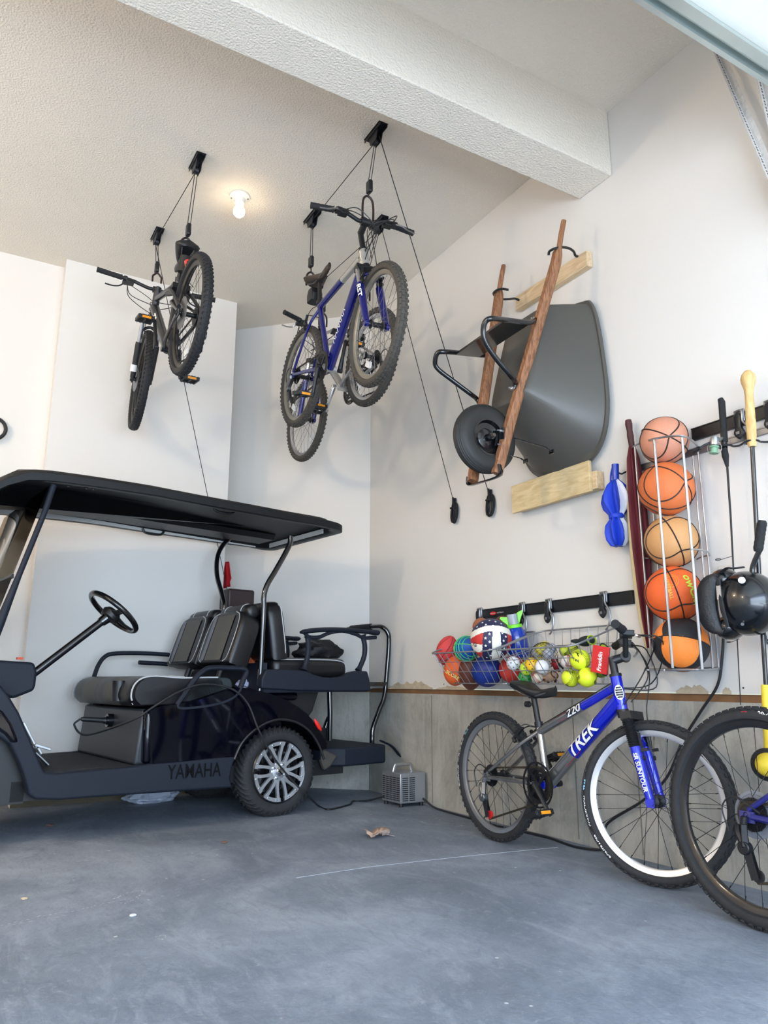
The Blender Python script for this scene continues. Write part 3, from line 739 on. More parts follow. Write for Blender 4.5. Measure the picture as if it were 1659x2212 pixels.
d = MB(); d.tube([V((.10, 0, .70)), V((.085, 0, .645))], [.022, .018], 14); d.build('tail_light', mat('red_lamp', (235, 40, 30), .25, coat=.6), bA.root)
d = MB(); d.tube([V((.17, 0, .77)), V((.19, 0, .68))], [.03, .036], 16); d.build('saddle_bag', m_blk, bA.root)
bA.letter('TREK', .075, V((.52, 0, .375)), V((.82, 0, .74)), .0306, m=m_white, side=-1, off=.001)
bA.letter('TREK', .075, V((.74, 0, .64)), V((.5, 0, .35)), .0306, m=m_white, side=1, off=.001)
for dx_, dy_, dr_ in ((1.10, .028, .08), (0, .04, .09)):
    dk = MB(); dk.lathe([(.02, .0), (dr_, .0), (dr_, .002), (.02, .002)], V((dx_, dy_, .335)), (0, 1, 0), 48, closed=True); dk.build('brake_disc', m_aluD, bA.root)
for yy_, mt in ((-.055, mat('yellow_sticker', (225, 215, 50), .5)), (.055, m_white)):
    cx2, fh2, axx, fpp, cww = bA.fk; q = MB(); c0 = fh2+V((0, yy_, 0))+axx*.05; q.tube([c0, c0+axx*.045], .0212, 16); q.build('fork_sticker', mt, bA.root)
for T, a in zip(bA.T, (130, 100)):
    for k in (0, PI): arc_text(bA, T, 'BONTRAGER', .022, math.radians(a)+k, .305, -.0266, m_white, off=.0004)

# ---- the blue and silver suspension-fork bike hanging nearest
m_bblue = mat('deep_blue_paint', (13, 20, 112), .25, .3, coat=.8); m_bsil = mat('silver_paint', (188, 188, 184), .3, .5, coat=.3)
RB = .316
rhw, fhw = V((1.745, 4.03, 2.585)), V((1.72, 3.045, 2.50)); fw = (fhw-rhw)
M = frame_matrix(rhw, fw); M.translation = rhw-M.col[2].to_3d()*RB
P = local_pts(M, dict(bb=(711, 796), ht=(785, 543), hb=(790, 575), sc=(690, 655), sd=(689, 598)))
P['rh'] = (0, RB); P['fh'] = (fw.length, RB)
bB = Bike('hanging_bicycle', 'blue and silver mountain bike with RST fork lettering, hanging nearest from the ceiling', M, P, RB, .052,
          dict(frame=m_bsil, frame2=m_bblue, rtop=.019, rdown=.028, split=.45, splitd=.08, steer=-3, tire=m_tired, rim=mat('dusty_rim', (150, 146, 136), .45, .6), fork=m_bblue, forksplit=.28, fk=.04, arch=.10,
               stemh=.135, stemlen=.07, stang=.5, rise=.03, barw=.60, crank=-100, cranklen=.17, pedal=10, spokemat=m_spk, refang=-120, refangf=-115, tilt=.1, knobs=64, saddle=mat('worn_saddle', (58, 48, 40), .5, var=.3)))
K3 = lambda k: V((P[k][0], 0, P[k][1]))
cx3, fh3, ax3, fp3, cw3 = bB.fk
def rmap(u, v, r=.0216): a = v/r+.55; return bB.SM @ (bB.leg[0].lerp(bB.leg[1], .06)+(bB.leg[1]-bB.leg[0]).normalized()*u+fp3*(r*math.sin(a))+V((0, -r*math.cos(a), 0)))
text_mb('RST', .036, lambda u, v: rmap(u, v, .0224), off=.003, sx=1.4).build('lettering', m_out, bB.root)
text_mb('RST', .036, lambda u, v: rmap(u, v, .0232), off=.001, sx=1.4).build('lettering', m_white, bB.root)
d = MB(); s0 = K3('sd'); d.pillow([(-.05, -.05), (.06, -.045), (.07, .0), (.04, .04), (-.03, .04), (-.06, 0)], lambda u, v, w: s0+V((-.055+u*.7, w, -.10+v)), .035); d.build('saddle_bag', m_blk, bB.root)
# down-tube outline lettering (a stylised word of bars)
x3 = (bB.down[1]-bB.down[0]).normalized()
dd = MB(); 
for k, u in enumerate((.10, .135, .17, .20, .235, .27)):
    p0 = K3('bb')+x3*(u+.05); zz = V((-x3.z, 0, x3.x))
    for a_, b2 in (((0, -.015), (.022, .014)), ((.022, .014), (.027, -.012))):
        q0 = p0+x3*a_[0]; q1 = p0+x3*b2[0]; w_ = .006
        pt_ = lambda q, v: q+zz*(.029*math.sin(v/.0287))+V((0, -.029*math.cos(v/.0287), 0))
        rows = [[pt_(q0.lerp(q1, t_/6), a_[1]+(b2[1]-a_[1])*t_/6), pt_(q0.lerp(q1, t_/6)+x3*w_, a_[1]+(b2[1]-a_[1])*t_/6)] for t_ in range(7)]; dd.loft(rows, cap=False, closed=False)
dd.build('down_tube_graphic', m_white, bB.frame)

# ---- the third hanging bike behind it, facing the other way
RC = .31
rhw, fhw = V((2.10, 3.78, 2.70)), V((2.09, 4.72, 2.585)); fw = fhw-rhw
M = frame_matrix(rhw, fw); M.translation = rhw-M.col[2].to_3d()*RC
P = dict(rh=(0, RC), fh=(fw.length, RC), bb=(.38, RC-.03), ht=(.66, .80), hb=(.70, .69), sc=(.25, .62), sd=(.2, .78))
bC = Bike('hanging_bicycle', 'silver framed mountain bike hanging from the ceiling behind the blue and silver one', M, P, RC, .05,
          dict(frame=m_bsil, frame2=mat('silver_white_paint', (170, 170, 168), .3, .5), tire=m_tired, rim=m_alu, fork=m_bblue, bar=m_alu, barw=.58, rise=.05, sweep=.06, stemh=.07, crank=128, crankmat=m_alu, spokemat=m_spk, pedal=5, lever=m_alu, knobs=60, refangf=-115, refang=-30, guard=True))
# ------------------------------------------------------------------ golf cart
m_mat = mat('dark_textured_plastic', (20, 27, 40), .62, spec=.35, var=.12, scale=50, bump=.15, bscale=300)
m_body = mat('navy_black_gloss', (4, 5, 15), .05, var=.1, spec=.32)
m_vin = mat('black_vinyl', (18, 19, 23), .38, var=.08, scale=30, bump=.05, bscale=200)
m_vin2 = mat('charcoal_vinyl', (80, 78, 72), .55, var=.12, scale=90, bump=.08, bscale=260)
m_vin3 = mat('grey_vinyl', (110, 112, 122), .5, var=.1, scale=90)
m_pipe = mat('light_grey_piping', (176, 178, 180), .5)
m_gtube = mat('gloss_black_tube', (14, 15, 20), .12, coat=1)
m_base = mat('dark_grey_moulding', (44, 48, 54), .45, var=.1, scale=20)
m_chr = mat('chrome', (225, 228, 232), .08, 1, var=.02)
th = math.radians(8)
CM = Matrix.Rotation(th, 4, 'Z'); CM.translation = (1.752, 4.208, 0)
cart = thing('golf_cart', 'black and navy golf cart with YAMAHA lettering, canopy roof and rear-facing seat', 'golf cart', M=CM)
CI = CM.inverted(); CNv = CM.col[1].to_3d()
def C(px, py, b):
    return CI @ WN(px, py, CM @ V((0, b, 0)), CNv)
def CX(px, py, s):
    return CI @ WN(px, py, CM @ V((s, 0, 0)), CM.col[0].to_3d())
WB = 1.0            # body width in b
XZ = lambda u, v, w: V((u, w, v))
def tr(pts, b): return [(C(x, y, b).x, C(x, y, b).z) for x, y in pts]
def plate(pts, b0, b1, name, m, bevel=0, sm=0, parent=None, seg=2, tb=None):
    q = tr(pts, tb if tb is not None else b0)
    if sm: q = [(p.x, p.y) for p in cat([V((a, b, 0)) for a, b in q], sm, True)]
    d = MB(); d.prism(q, b0, b1, XZ); return d.build(name, m, parent or cart, bevel=bevel, seg=seg)
# side sills with lettering
sill_px = [(0, 1478), (20, 1503), (42, 1540), (60, 1582), (78, 1625), (96, 1668), (120, 1671), (290, 1656), (325, 1650), (400, 1644), (465, 1637), (512, 1634), (502, 1655), (498, 1680), (503, 1702), (400, 1709), (300, 1716), (200, 1723), (128, 1729), (76, 1727), (62, 1715), (54, 1680), (42, 1648), (22, 1608), (-12, 1585), (-12, 1478)]
sq = tr(sill_px, -.03)
for b0, b1 in ((-.03, .05), (WB-.05, WB+.03)):
    d = MB(); d.prism(sq, b0, b1, XZ); so = d.build('side_sill', m_mat, cart, bevel=.012, seg=3)
    if b0 < 0: sill = so
def tmap(x0, y0, x1, y1, b):
    p0, p1 = C(x0, y0, b), C(x1, y1, b); x = (p1-p0).normalized(); up = V((0, 0, 1))
    return lambda u, v: p0+x*u+up*v+V((0, -.0008, 0))
wd_ = (C(466, 1664, -.03)-C(362, 1668, -.03)).length
tm = text_mb('YAMAHA', .100, tmap(362, 1668, 466, 1662, -.032), off=.001, sx=wd_*1.08/.40)
tm.build('lettering', mat('black_lettering', (3, 3, 5), .45, spec=.2), cart)
# floor and mat
f0 = C(96, 1668, -.03); f1 = C(330, 1650, -.03); zf = .315
d = MB(); d.box(((f0.x+f1.x+.0)/2, WB/2, zf-.03), (f1.x-f0.x+.1, WB-.06, .05)); d.build('floor_pan', m_mat, cart)
d = MB(); d.box(((f0.x+f1.x)/2+.01, WB/2, zf), (f1.x-f0.x-.03, WB-.1, .014)); d.build('floor_mat', mat('ribbed_rubber_mat', (32, 34, 40), .8, var=.3, scale=20, bump=.3, bscale=120), cart, bevel=.004)
# chassis under the body
d = MB(); d.box((-.45, WB/2, .235), (1.9, WB-.16, .09)); d.box((.25, WB/2, .35), (.5, .5, .2)); d.build('chassis', m_blk, cart)
d = MB(); d.cyl((0, .08, .241), (0, WB-.08, .241), .035, n=16); d.build('rear_axle', m_blk, cart)
# under-seat body side, glossy, with the wheel arch; inner half is a lining
arch = [(683, 1606), (674, 1588), (658, 1573), (636, 1561), (606, 1556), (578, 1562), (548, 1580), (524, 1606), (510, 1636)]
body_px = [(512, 1636), (465, 1638), (400, 1645), (322, 1652), (318, 1600), (318, 1560), (316, 1536), (330, 1528), (420, 1512), (505, 1483), (540, 1486), (572, 1494), (600, 1503), (625, 1514), (645, 1526), (663, 1540), (678, 1556), (690, 1575), (700, 1592), (709, 1606), (708, 1618), (696, 1622)]
def fender(b_edge, b_mid, name):
    out = tr(body_px+arch[:-1], -.02); n = len(out)
    cx_ = sum(p[0] for p in out)/n; cz_ = sum(p[1] for p in out)/n
    # bulged side surface: outline ring plus slightly inset ring pushed outwards
    rings = []
    for sc_, b in ((1, b_edge+(.25 if b_edge < .5 else -.25)), (1, b_edge+(.035 if b_edge < .5 else -.035)), (.992, b_edge+(.012 if b_edge < .5 else -.012)), (.975, b_edge)):
        rings.append([V((cx_+(p[0]-cx_)*sc_, b, cz_+(p[1]-cz_)*sc_)) for p in out])
    d = MB(); d.loft(rings); return d.build(name, m_body, cart, sharp=14)
fender(-.025, 0, 'rear_fender'); fender(WB+.025, 0, 'rear_fender')
# pulled-in waist line moulding over the wheel arch
q = [C(x, y, -.03) for x, y in ((506, 1640), (522, 1606), (546, 1580), (577, 1561), (606, 1554), (637, 1559), (660, 1572), (676, 1588), (690, 1612), (700, 1640))]
d = MB(); d.tube(cat(q, 4), .007, 8); d.build('wheel_arch_trim', m_blk, cart)
# chrome-bright front corner of the body shell
d = MB(); d.prism(tr([(316, 1536), (340, 1532), (334, 1585), (328, 1620), (326, 1650), (310, 1651), (312, 1600)], -.02), -.022, .07, XZ); d.build('body_corner', m_body, cart, bevel=.02, seg=4)
d = MB(); xs_, zs_ = C(500, 1500, -.0).x, C(500, 1490, 0).z; xb = C(660, 1540, 0).x
d.box(((xs_+xb)/2-.02, WB/2, zs_-.04), (xb-xs_+.0, WB-.1, .05)); d.box((-.30, WB/2, .46), (.7, WB-.1, .20)); d.build('body_tub', m_body, cart, bevel=.02)
# bench base panel facing the driver, and the charger plug
pf0, pf1 = C(316, 1536, .02), C(312, 1648, .02)
d = MB(); d.prism([(pf0.x-.02, pf0.z+.01), (pf1.x-.055, zf+.01), (pf1.x+.05, zf+.01), (pf0.x+.05, pf0.z+.01)], .02, WB-.02, XZ); d.build('seat_base_panel', m_base, cart, bevel=.015, seg=3)
sk = CX(235, 1556, pf0.x-.045); d = MB(); d.cyl(sk+V((.03, 0, 0)), sk+V((-.012, 0, 0)), .036, n=24); d.cyl(sk+V((-.012, 0, 0)), sk+V((-.02, 0, 0)), .024, n=20); d.build('charge_socket', m_blkg, cart)
# bench seat
def cushion(name, s0, s1, b0, b1, z0, z1, m, bev=.05, n=5): 
    d = MB(); d.box(((s0+s1)/2, (b0+b1)/2, (z0+z1)/2), (s1-s0, b1-b0, z1-z0)); return d.build(name, m, cart, bevel=bev, seg=n)
sA = C(306, 1500, .0); sx0 = sA.x-.05; sx1 = sx0+.54
zt = .765; zb = .615
def seat_loft(s0, s1, z0, z1, bb0, bb1, name, mats, cols):
    """cushion swept across the cart, front edge rolled down; cols gives the material of each strip"""
    d = MB(); prof = [(s0+.03, z0), (s0+.0, z0+.03), (s0-.006, z0+.07), (s0+.01, z0+.115), (s0+.05, z1-.005), (s0+.12, z1+.005), ((s0+s1)/2, z1-.004), (s1-.06, z1), (s1-.01, z1-.02), (s1, z1-.06), (s1, z0)]
    prof = [(p.x, p.y) for p in cat([V((a, b, 0)) for a, b in prof], 3)]
    cm = sum(p[0] for p in prof)/len(prof); cz_ = sum(p[1] for p in prof)/len(prof)
    bs = [bb0]; N = 40; rings = []; info = []
    for k in range(N+1):
        t = k/N; b = bb0+(bb1-bb0)*t
        e_ = min(t, 1-t)*(bb1-bb0); f_ = 1-.10*max(0, 1-e_/.045)**2; 
        crease = min(abs(t-c) for c in (.18, .38, .44, .56, .62, .82)); g_ = 1-.010*max(0, 1-crease/.02)
        rings.append([V((cm+(x-cm)*f_*g_, b, cz_+(z-cz_)*f_*g_)) for x, z in prof])
    n = len(prof); vs = [p for r in rings for p in r]; o = len(d.v)
    for i in range(N):
        d.cur = cols(i/N)
        vv = rings[i]+rings[i+1]; d.add(vv, [(k, (k+1) % n, n+(k+1) % n, n+k) for k in range(n)])
    for b_ in (bb0+.004, bb1-.004):
        pp = [V((cm+(x-cm)*.985, b_, cz_+(z-cz_)*.985)) for x, z in prof[3:-9]]
        e_ = MB(); e_.tube(pp, .0045, 6); e_.build('piping', m_pipe, cart)
    d.cur = 0; d.add(rings[0], [tuple(range(n))]); d.add(rings[-1], [tuple(range(n))])
    return d.build(name, mats, cart, sharp=50)
seat_loft(sx0, sx1, zb, zt, .0, WB-.0, 'seat_cushion', [m_vin, m_vin2, m_vin3], lambda t: 1 if (.2 < t < .42 or .58 < t < .8) else 0)
def piping(pts, name='piping', r=.0035): d = MB(); d.tube(cat(pts, 5), r, 6); d.build(name, m_pipe, cart)
piping([V((sx0+.02, .035, zb+.01)), V((sx0+.002, .03, zb+.07)), V((sx0+.05, .03, zt-.01)), V((sx0+.14, .035, zt+.004)), V((sx0+.3, .05, zt+.002))])
piping([V((sx0+.02, WB-.035, zb+.01)), V((sx0+.002, WB-.03, zb+.07)), V((sx0+.05, WB-.03, zt-.01)), V((sx0+.14, WB-.035, zt+.004))])
# cup pocket on the seat front
p_ = CX(247, 1470, sx0-.02); d = MB(); d.lathe([(.001, -.055), (.036, -.055), (.040, .05), (.036, .05), (.033, -.04)], V((sx0+.01, p_.y, zt-.07)), (0, 0, 1), 20); d.build('cup_pocket', m_vin, cart)
# two front backrests: lower pad + roll headrest
def backrest(b0, b1, base, top, thick, face, name='backrest', stripes=True):
    """pad between world-local points base/top (front-face centre line), width b0..b1"""
    up = (top-base); Lh = up.length; up.normalize(); nrm = V((-up.z, 0, up.x))*face
    w = b1-b0; cb = (b0+b1)/2
    ol = cat([V(p) for p in ((-.5, .06, 0), (-.47, .0, 0), (-.3, -.01, 0), (.3, -.01, 0), (.47, .0, 0), (.5, .06, 0), (.5, .7, 0), (.45, .9, 0), (.32, .985, 0), (0, 1, 0), (-.32, .985, 0), (-.45, .9, 0), (-.5, .7, 0))], 3, True)
    d = MB(); mp = lambda u, v, wq: V((0, cb+u*w, 0))+V((base.x, 0, base.z))+up*(v*Lh)+nrm*wq
    d.pillow([(p.x, p.y) for p in ol], mp, .028, thick, K=6, edge=.86)
    # stripes
    F0 = lambda f: None
    o = d.build(name, m_vin, cart, sharp=60)
    if stripes:
        for c0, c1, mt in ((-.27, .22, m_vin2), (.24, .34, m_vin3)):
            e_ = MB(); n = 10; vs = []
            for k in range(n+1):
                v = .04+.86*k/n
                for j in range(5):
                    u = c0+(c1-c0)*j/4; vs.append(mp(u*(1-.0*v), v, .0335))
            e_.add(vs, [(k*5+j, k*5+j+1, (k+1)*5+j+1, (k+1)*5+j) for k in range(n) for j in range(4)]); e_.build('backrest_panel', mt, o)
        for u0 in (-.40, .42):
            pts = [mp(u0*.8, .02, .026), mp(u0*1.02, .1, .026), mp(u0*1.08, .4, .027), mp(u0*1.05, .72, .026), mp(u0*.92, .9, .026), mp(u0*.6, .97, .025)]
            e_ = MB(); e_.tube(cat(pts, 5), .0035, 6); e_.build('piping', m_pipe, o)
    return mp, Lh, o
fb0 = C(505, 1433, .03); ft0 = C(540, 1318, .03)
base, top = V((fb0.x-.01, 0, fb0.z)), V((ft0.x+.0, 0, ft0.z))
for b0, b1 in ((.03, .47), (.49, .93)):
    mp, Lh, o = backrest(b0, b1, base, top, .11, 1)
    d = MB(); w = b1-b0
    rr = [(-.42, .03), (-.40, .042), (-.3, .047), (0, .048), (.3, .047), (.40, .042), (.42, .03)]
    d.tube([mp(u, 1.04, -.045) for u, r in rr], [r for u, r in rr], 20); d.build('headrest', m_vin, cart, sharp=60)
    d = MB(); 
    for u in (-.24, .24):
        c = mp(u, 1.04, -.045); d2 = MB(); d2.torus(c, (0, 1, 0), .0478, .003, 28, 6); d2.build('piping', m_pipe, o)
    d = MB(); d.cyl(mp(0, -.02, -.05), mp(0, -.22, -.05), .018); d.build('backrest_post', m_blk, cart)
# rear backrests (facing the rear)
rb0 = C(620, 1420, .05); rt0 = C(612, 1290, .05)
for b0, b1 in ((.04, .47), (.49, .93)):
    mp, Lh, o = backrest(b0, b1, V((rb0.x-.02, 0, rb0.z-.01)), V((rt0.x-.035, 0, rt0.z-.02)), .08, -1, stripes=False)
    d = MB()
    for u0 in (-.46, .46):
        e_ = MB(); e_.tube(cat([mp(u0*.9, .02, .0), mp(u0*1.07, .1, .01), mp(u0*1.08, .7, .01), mp(u0*.95, .92, .01), mp(0, 1.0, .01)], 5), .0035, 6); e_.build('piping', m_pipe, o)
# rear seat cushion
ra, rc = C(590, 1452, .05), C(752, 1450, .05)
d = MB(); d.box(((ra.x+rc.x)/2, WB/2, (C(660, 1425, .05).z+C(660, 1462, .05).z)/2), (rc.x-ra.x, WB-.1, .125)); rs = d.build('rear_seat_cushion', m_vin, cart, bevel=.045, seg=5)
e_ = MB(); zc = C(660, 1424, .05).z; e_.tube(cat([V((ra.x+.05, .055, zc-.004)), V((rc.x-.08, .055, zc-.004)), V((rc.x-.01, .06, zc-.05)), V((rc.x, .07, zc-.09))], 5), .0035, 6); e_.build('piping', m_pipe, rs)
# rear seat pan with moulded arm rests
pan = [(576, 1446), (610, 1446), (640, 1447), (660, 1449), (678, 1457), (700, 1463), (722, 1464), (742, 1461), (760, 1452), (775, 1449), (794, 1450), (799, 1468), (802, 1493), (720, 1493), (640, 1492), (565, 1487), (566, 1466)]
for b0, b1 in ((-.01, .05), (WB-.05, WB+.01)): d = MB(); d.prism(tr(pan, -.01), b0, b1, XZ); d.build('seat_pan_side', m_mat, cart, bevel=.008, seg=2)
px0, px1 = C(570, 1470, 0).x, C(800, 1480, 0).x; pz = C(700, 1488, 0).z
d = MB(); d.box(((px0+px1)/2, WB/2, pz), (px1-px0-.02, WB-.04, .04)); d.box((px0+.02, WB/2, pz+.07), (.03, WB-.06, .16)); d.build('seat_pan', m_mat, cart)
for b in (.02, WB-.02):
    d = MB(); A = lambda x, y: V((C(x, y, .02).x, b, C(x, y, .02).z))
    d.tube(cat([A(650, 1366), A(675, 1362), A(710, 1360), A(750, 1361), A(785, 1364), A(815, 1367)], 4), [.016]+[.027]*18+[.032, .032], 12, flat=.55, up=(0, 0, 1)); ao = d.build('rear_armrest', m_mat, cart)
    d = MB(); d.tube(cat([A(657, 1366), A(668, 1376), A(690, 1376), A(712, 1367), A(740, 1363), A(768, 1370), A(786, 1378), A(812, 1377)], 4), .012, 10); d.build('armrest_rib', m_mat, ao)
    d = MB(); d.tube(cat([A(664, 1374), A(666, 1395), A(664, 1420), A(656, 1447)], 5), [.024]+[.016]*14+[.026], 10, flat=1.0); d.build('armrest_post', m_mat, ao)
    d = MB(); d.tube(cat([A(783, 1372), A(788, 1395), A(786, 1420), A(774, 1449)], 5), [.026]+[.016]*14+[.026], 10); d.build('armrest_post', m_mat, ao)
# engine cover under rear seat
d = MB(); d.prism(tr([(575, 1485), (690, 1492), (676, 1536), (668, 1548), (600, 1510), (560, 1495)], .1), .1, WB-.1, XZ); d.build('rear_bodywork', m_blk, cart, bevel=.01)
# rear footplate, brackets and grab bar
fp = C(724, 1640, .05); fq = C(838, 1640, .05); zt_ = C(760, 1596, .1).z
ol = [V(p) for p in ((fp.x-.06, .10, 0), (fq.x-.08, .04, 0), (fq.x-.01, .08, 0), (fq.x, .2, 0), (fq.x, WB-.2, 0), (fq.x-.01, WB-.08, 0), (fq.x-.08, WB-.04, 0), (fp.x-.06, WB-.10, 0))]
ol = cat(ol, 3, True); zb_ = C(780, 1652, .05).z; zt2 = C(780, 1612, .05).z
d = MB(); d.prism([(p.x, p.y) for p in ol], zb_, zt2, lambda u, v, w: V((u, v, w))); d.build('footplate', m_mat, cart, bevel=.012)
d = MB(); d.box((fp.x-.07, WB/2, (zb_+zt2)/2-.0), (.14, .5, .05)); d.box((fp.x+.0, .32, zt2+.02), (.07, .05, .06)); d.build('footplate_bracket', m_blk, cart, bevel=.006)
d = MB(); d.tube(cat([C(822, 1600, .1), C(846, 1612, .1), C(866, 1636, .1)], 4), [.016]*8+[.006], 8, flat=.4, up=(0, 0, 1)); d.build('footplate_flap', m_mat, cart)
d = MB(); d.prism(tr([(700, 1618), (712, 1624), (730, 1632), (716, 1655), (702, 1665), (694, 1640)], .02), .02, .06, XZ); d.build('bumper_end', mat('scuffed_grey_rubber', (70, 66, 60), .8, var=.3), cart, bevel=.01)
gb = lambda x, y, b: C(x, y, b)
pts = [V((gb(804, 1596, .22).x, .22, zt2-.005)), gb(804, 1594, .22), gb(806, 1572, .22), gb(820, 1532, .22), gb(830, 1505, .22), gb(836, 1450, .22), gb(840, 1390, .22), gb(838, 1368, .22), gb(826, 1355, .25)]
zg = pts[-1].z+.01; xg = pts[-1].x
far = [V((p.x, WB-p.y, p.z)) for p in pts[::-1]]
d = MB(); d.tube(cat(pts+[V((xg, .35, zg)), V((xg, WB-.35, zg))]+far, 5), .0165, 14); gbo = d.build('grab_bar', m_gtube, cart)
d = MB(); d.tube([V((xg, .38, zg)), V((xg, WB-.38, zg))], .023, 14); d.build('grab_pad', m_grip, gbo)
d = MB(); z1_ = C(815, 1478, .2).z; d.bar((px1-.02, .3, z1_), (C(833, 1478, .22).x, .22, z1_), .03, .03); d.bar((C(833, 1478, .22).x, .22, z1_), (C(833, 1478, .22).x, WB-.22, z1_), .02, .03); d.build('grab_bar_brace', m_gtube, cart)
for b in (.22, WB-.22):
    d = MB(); q = [C(712, 1494, .22), C(713, 1540, .22), C(712, 1600, .22)]; d.tube([V((p.x, b, p.z)) for p in q], .017, 12); d.build('footplate_strut', m_gtube, cart)
# roof struts
q = [C(x, y, b) for x, y, b in ((502, 1158, .90), (480, 1180, .88), (469, 1207, .82), (469, 1245, .75), (481, 1290, .69), (484, 1330, .66))]; q += [V((q[-1].x, .66, .55))]
d = MB(); d.tube(cat(q, 5), .0165, 14); d.build('roof_strut', m_gtube, cart)
for b in (.05,):
    q = [(628, 1158), (626, 1175), (614, 1200), (594, 1235), (577, 1264), (570, 1290), (569, 1330)]
    q = [C(x, y, .05) for x, y in q]; q += [V((q[-1].x-.01, .05, .55))]
    d = MB(); d.tube(cat([V((p.x, b, p.z)) for p in q], 5), .0165, 14); d.build('roof_strut', m_gtube, cart)
for b in (.05, WB-.07):
    q = [(116, 1048), (95, 1110), (40, 1245), (0, 1345), (-30, 1420), (-40, 1480)]
    q = [C(x, y, 0) for x, y in q]
    d = MB(); d.tube([V((p.x, b-.05, p.z)) for p in q], [.015, .014, .014, .022, .024, .024], 12); d.build('front_strut', m_mat, cart)
# windscreen
w0, w1 = C(116, 1052, 0), C(-10, 1370, 0)
d = MB(); d.add([V((w0.x-.02, .03, w0.z)), V((w0.x-.02, WB-.03, w0.z)), V((w1.x-.02, WB-.03, w1.z)), V((w1.x-.02, .03, w1.z))], [(0, 1, 2, 3)])
m_ws = bpy.data.materials.new('smoked_acrylic'); m_ws.use_nodes = True; _n = m_ws.node_tree; _n.nodes.clear()
_o = _n.nodes.new('ShaderNodeOutputMaterial'); _t = _n.nodes.new('ShaderNodeBsdfTransparent'); _g = _n.nodes.new('ShaderNodeBsdfGlossy'); _m = _n.nodes.new('ShaderNodeMixShader'); _f = _n.nodes.new('ShaderNodeFresnel')
_t.inputs[0].default_value = (.66, .60, .52, 1); _g.inputs['Roughness'].default_value = .05; _f.inputs[0].default_value = 1.4
_n.links.new(_f.outputs[0], _m.inputs[0]); _n.links.new(_t.outputs[0], _m.inputs[1]); _n.links.new(_g.outputs[0], _m.inputs[2]); _n.links.new(_m.outputs[0], _o.inputs[0])
d.tf(Matrix.Identity(4)); wsn = d.build('windscreen', m_ws, cart)
sm_ = wsn.modifiers.new('thick', 'SOLIDIFY'); sm_.thickness = .005
wm = w0.lerp(w1, .62); d = MB(); d.bar((wm.x-.02, .03, wm.z), (wm.x-.02, WB-.03, wm.z), .012, .02); d.build('windscreen_joint', m_blk, cart)
# roof canopy
rp = [(-20, 1050), (0, 1042), (22, 1027), (50, 1019), (110, 1020), (213, 1034), (330, 1052), (460, 1077), (560, 1095), (640, 1110), (700, 1120), (752, 1133)]
rim_ = [C(x, y, -.04) for x, y in rp]
xs = [p.x for p in rim_]; zs = [p.z for p in rim_]
def ztop(x):
    for i in range(len(xs)-1):
        if x <= xs[i+1]: t = (x-xs[i])/(xs[i+1]-xs[i]); return zs[i]+(zs[i+1]-zs[i])*t
    return zs[-1]
xr0, xr1 = xs[0]-.45, xs[-1]+.01
yA, yB = -.05, WB-.01
ol = []
def corner(cx_, cy_, r, a0, n=6): return [(cx_+r*math.cos(a0+PI/2*k/n), cy_+r*math.sin(a0+PI/2*k/n)) for k in range(n+1)]
ol = corner(xr1-.10, yB-.12, .10, 0)+corner(xr0+.15, yB-.15, .15, PI/2)+corner(xr0+.15, yA+.15, .15, PI)+corner(xr1-.10, yA+.12, .10, -PI/2)
dense = []
for i in range(len(ol)):
    a, c = V((*ol[i], 0)), V((*ol[(i+1) % len(ol)], 0)); n = max(1, int((c-a).length/.09)); dense += [a.lerp(c, k/n) for k in range(n)]
cxr, cyr = (xr0+xr1)/2, (yA+yB)/2
def ring(inx, dz):
    out = []
    for p in dense:
        x = cxr+(p.x-cxr)*(1-inx/((xr1-xr0)/2)); y = cyr+(p.y-cyr)*(1-inx/((yB-yA)/2)); out.append(V((x, y, ztop(x)+dz)))
    return out
lip = .042
d = MB(); R_ = [ring(.075, -lip*.2), ring(.060, -lip*.9), ring(.045, -lip-.002), ring(.004, -lip-.002), ring(0, -lip), ring(0, -.006), ring(.006, 0), ring(.05, .004), ring(.07, .026), ring(.11, .036), ring(.2, .040), ring(.3, .044), ring(.42, .046)]
d.loft(R_, cap=False); n = len(dense)
last = R_[-1]; first = R_[0]; 
d.add(last, [tuple(range(n))])
u_in = [ring(.075, -lip*.2), ring(.13, .004), ring(.3, .012), ring(.42, .014)]; d.loft(u_in, cap=False); d.add(u_in[-1], [tuple(range(n))[::-1]])
d.build('roof_canopy', mat('dark_roof_plastic', (18, 20, 23), .48, spec=.35, var=.1, scale=40), cart, sharp=40)
d = MB(); x0, x1 = xr0+.35, xr1-.35
for yy_ in (.2, .5, .8):
    d.tube([V((x0+.2*k/1.0*(x1-x0)/ (x1-x0)*1.0*k*0+x0*0+((x1-x0)*k/8), WB*yy_, ztop(x0+(x1-x0)*k/8)+.046)) for k in range(9)], .016, 10, flat=.8)
d.tf(Matrix.Translation((0, 0, 0))) if 0 else None
rb = MB(); q = C(240, 1030, .3)
rb.prism([(xs[4]+.12, .0), (xs[6]+.0, .018), (xs[8], .02), (xs[10]-.15, .0)], .14, WB-.16, lambda u, v, w: V((u, w, ztop(u)+.038+v))); rb.build('roof_raised_panel', mat('dark_roof_plastic', (18, 20, 23), .48, spec=.35), cart, bevel=.01, seg=2)
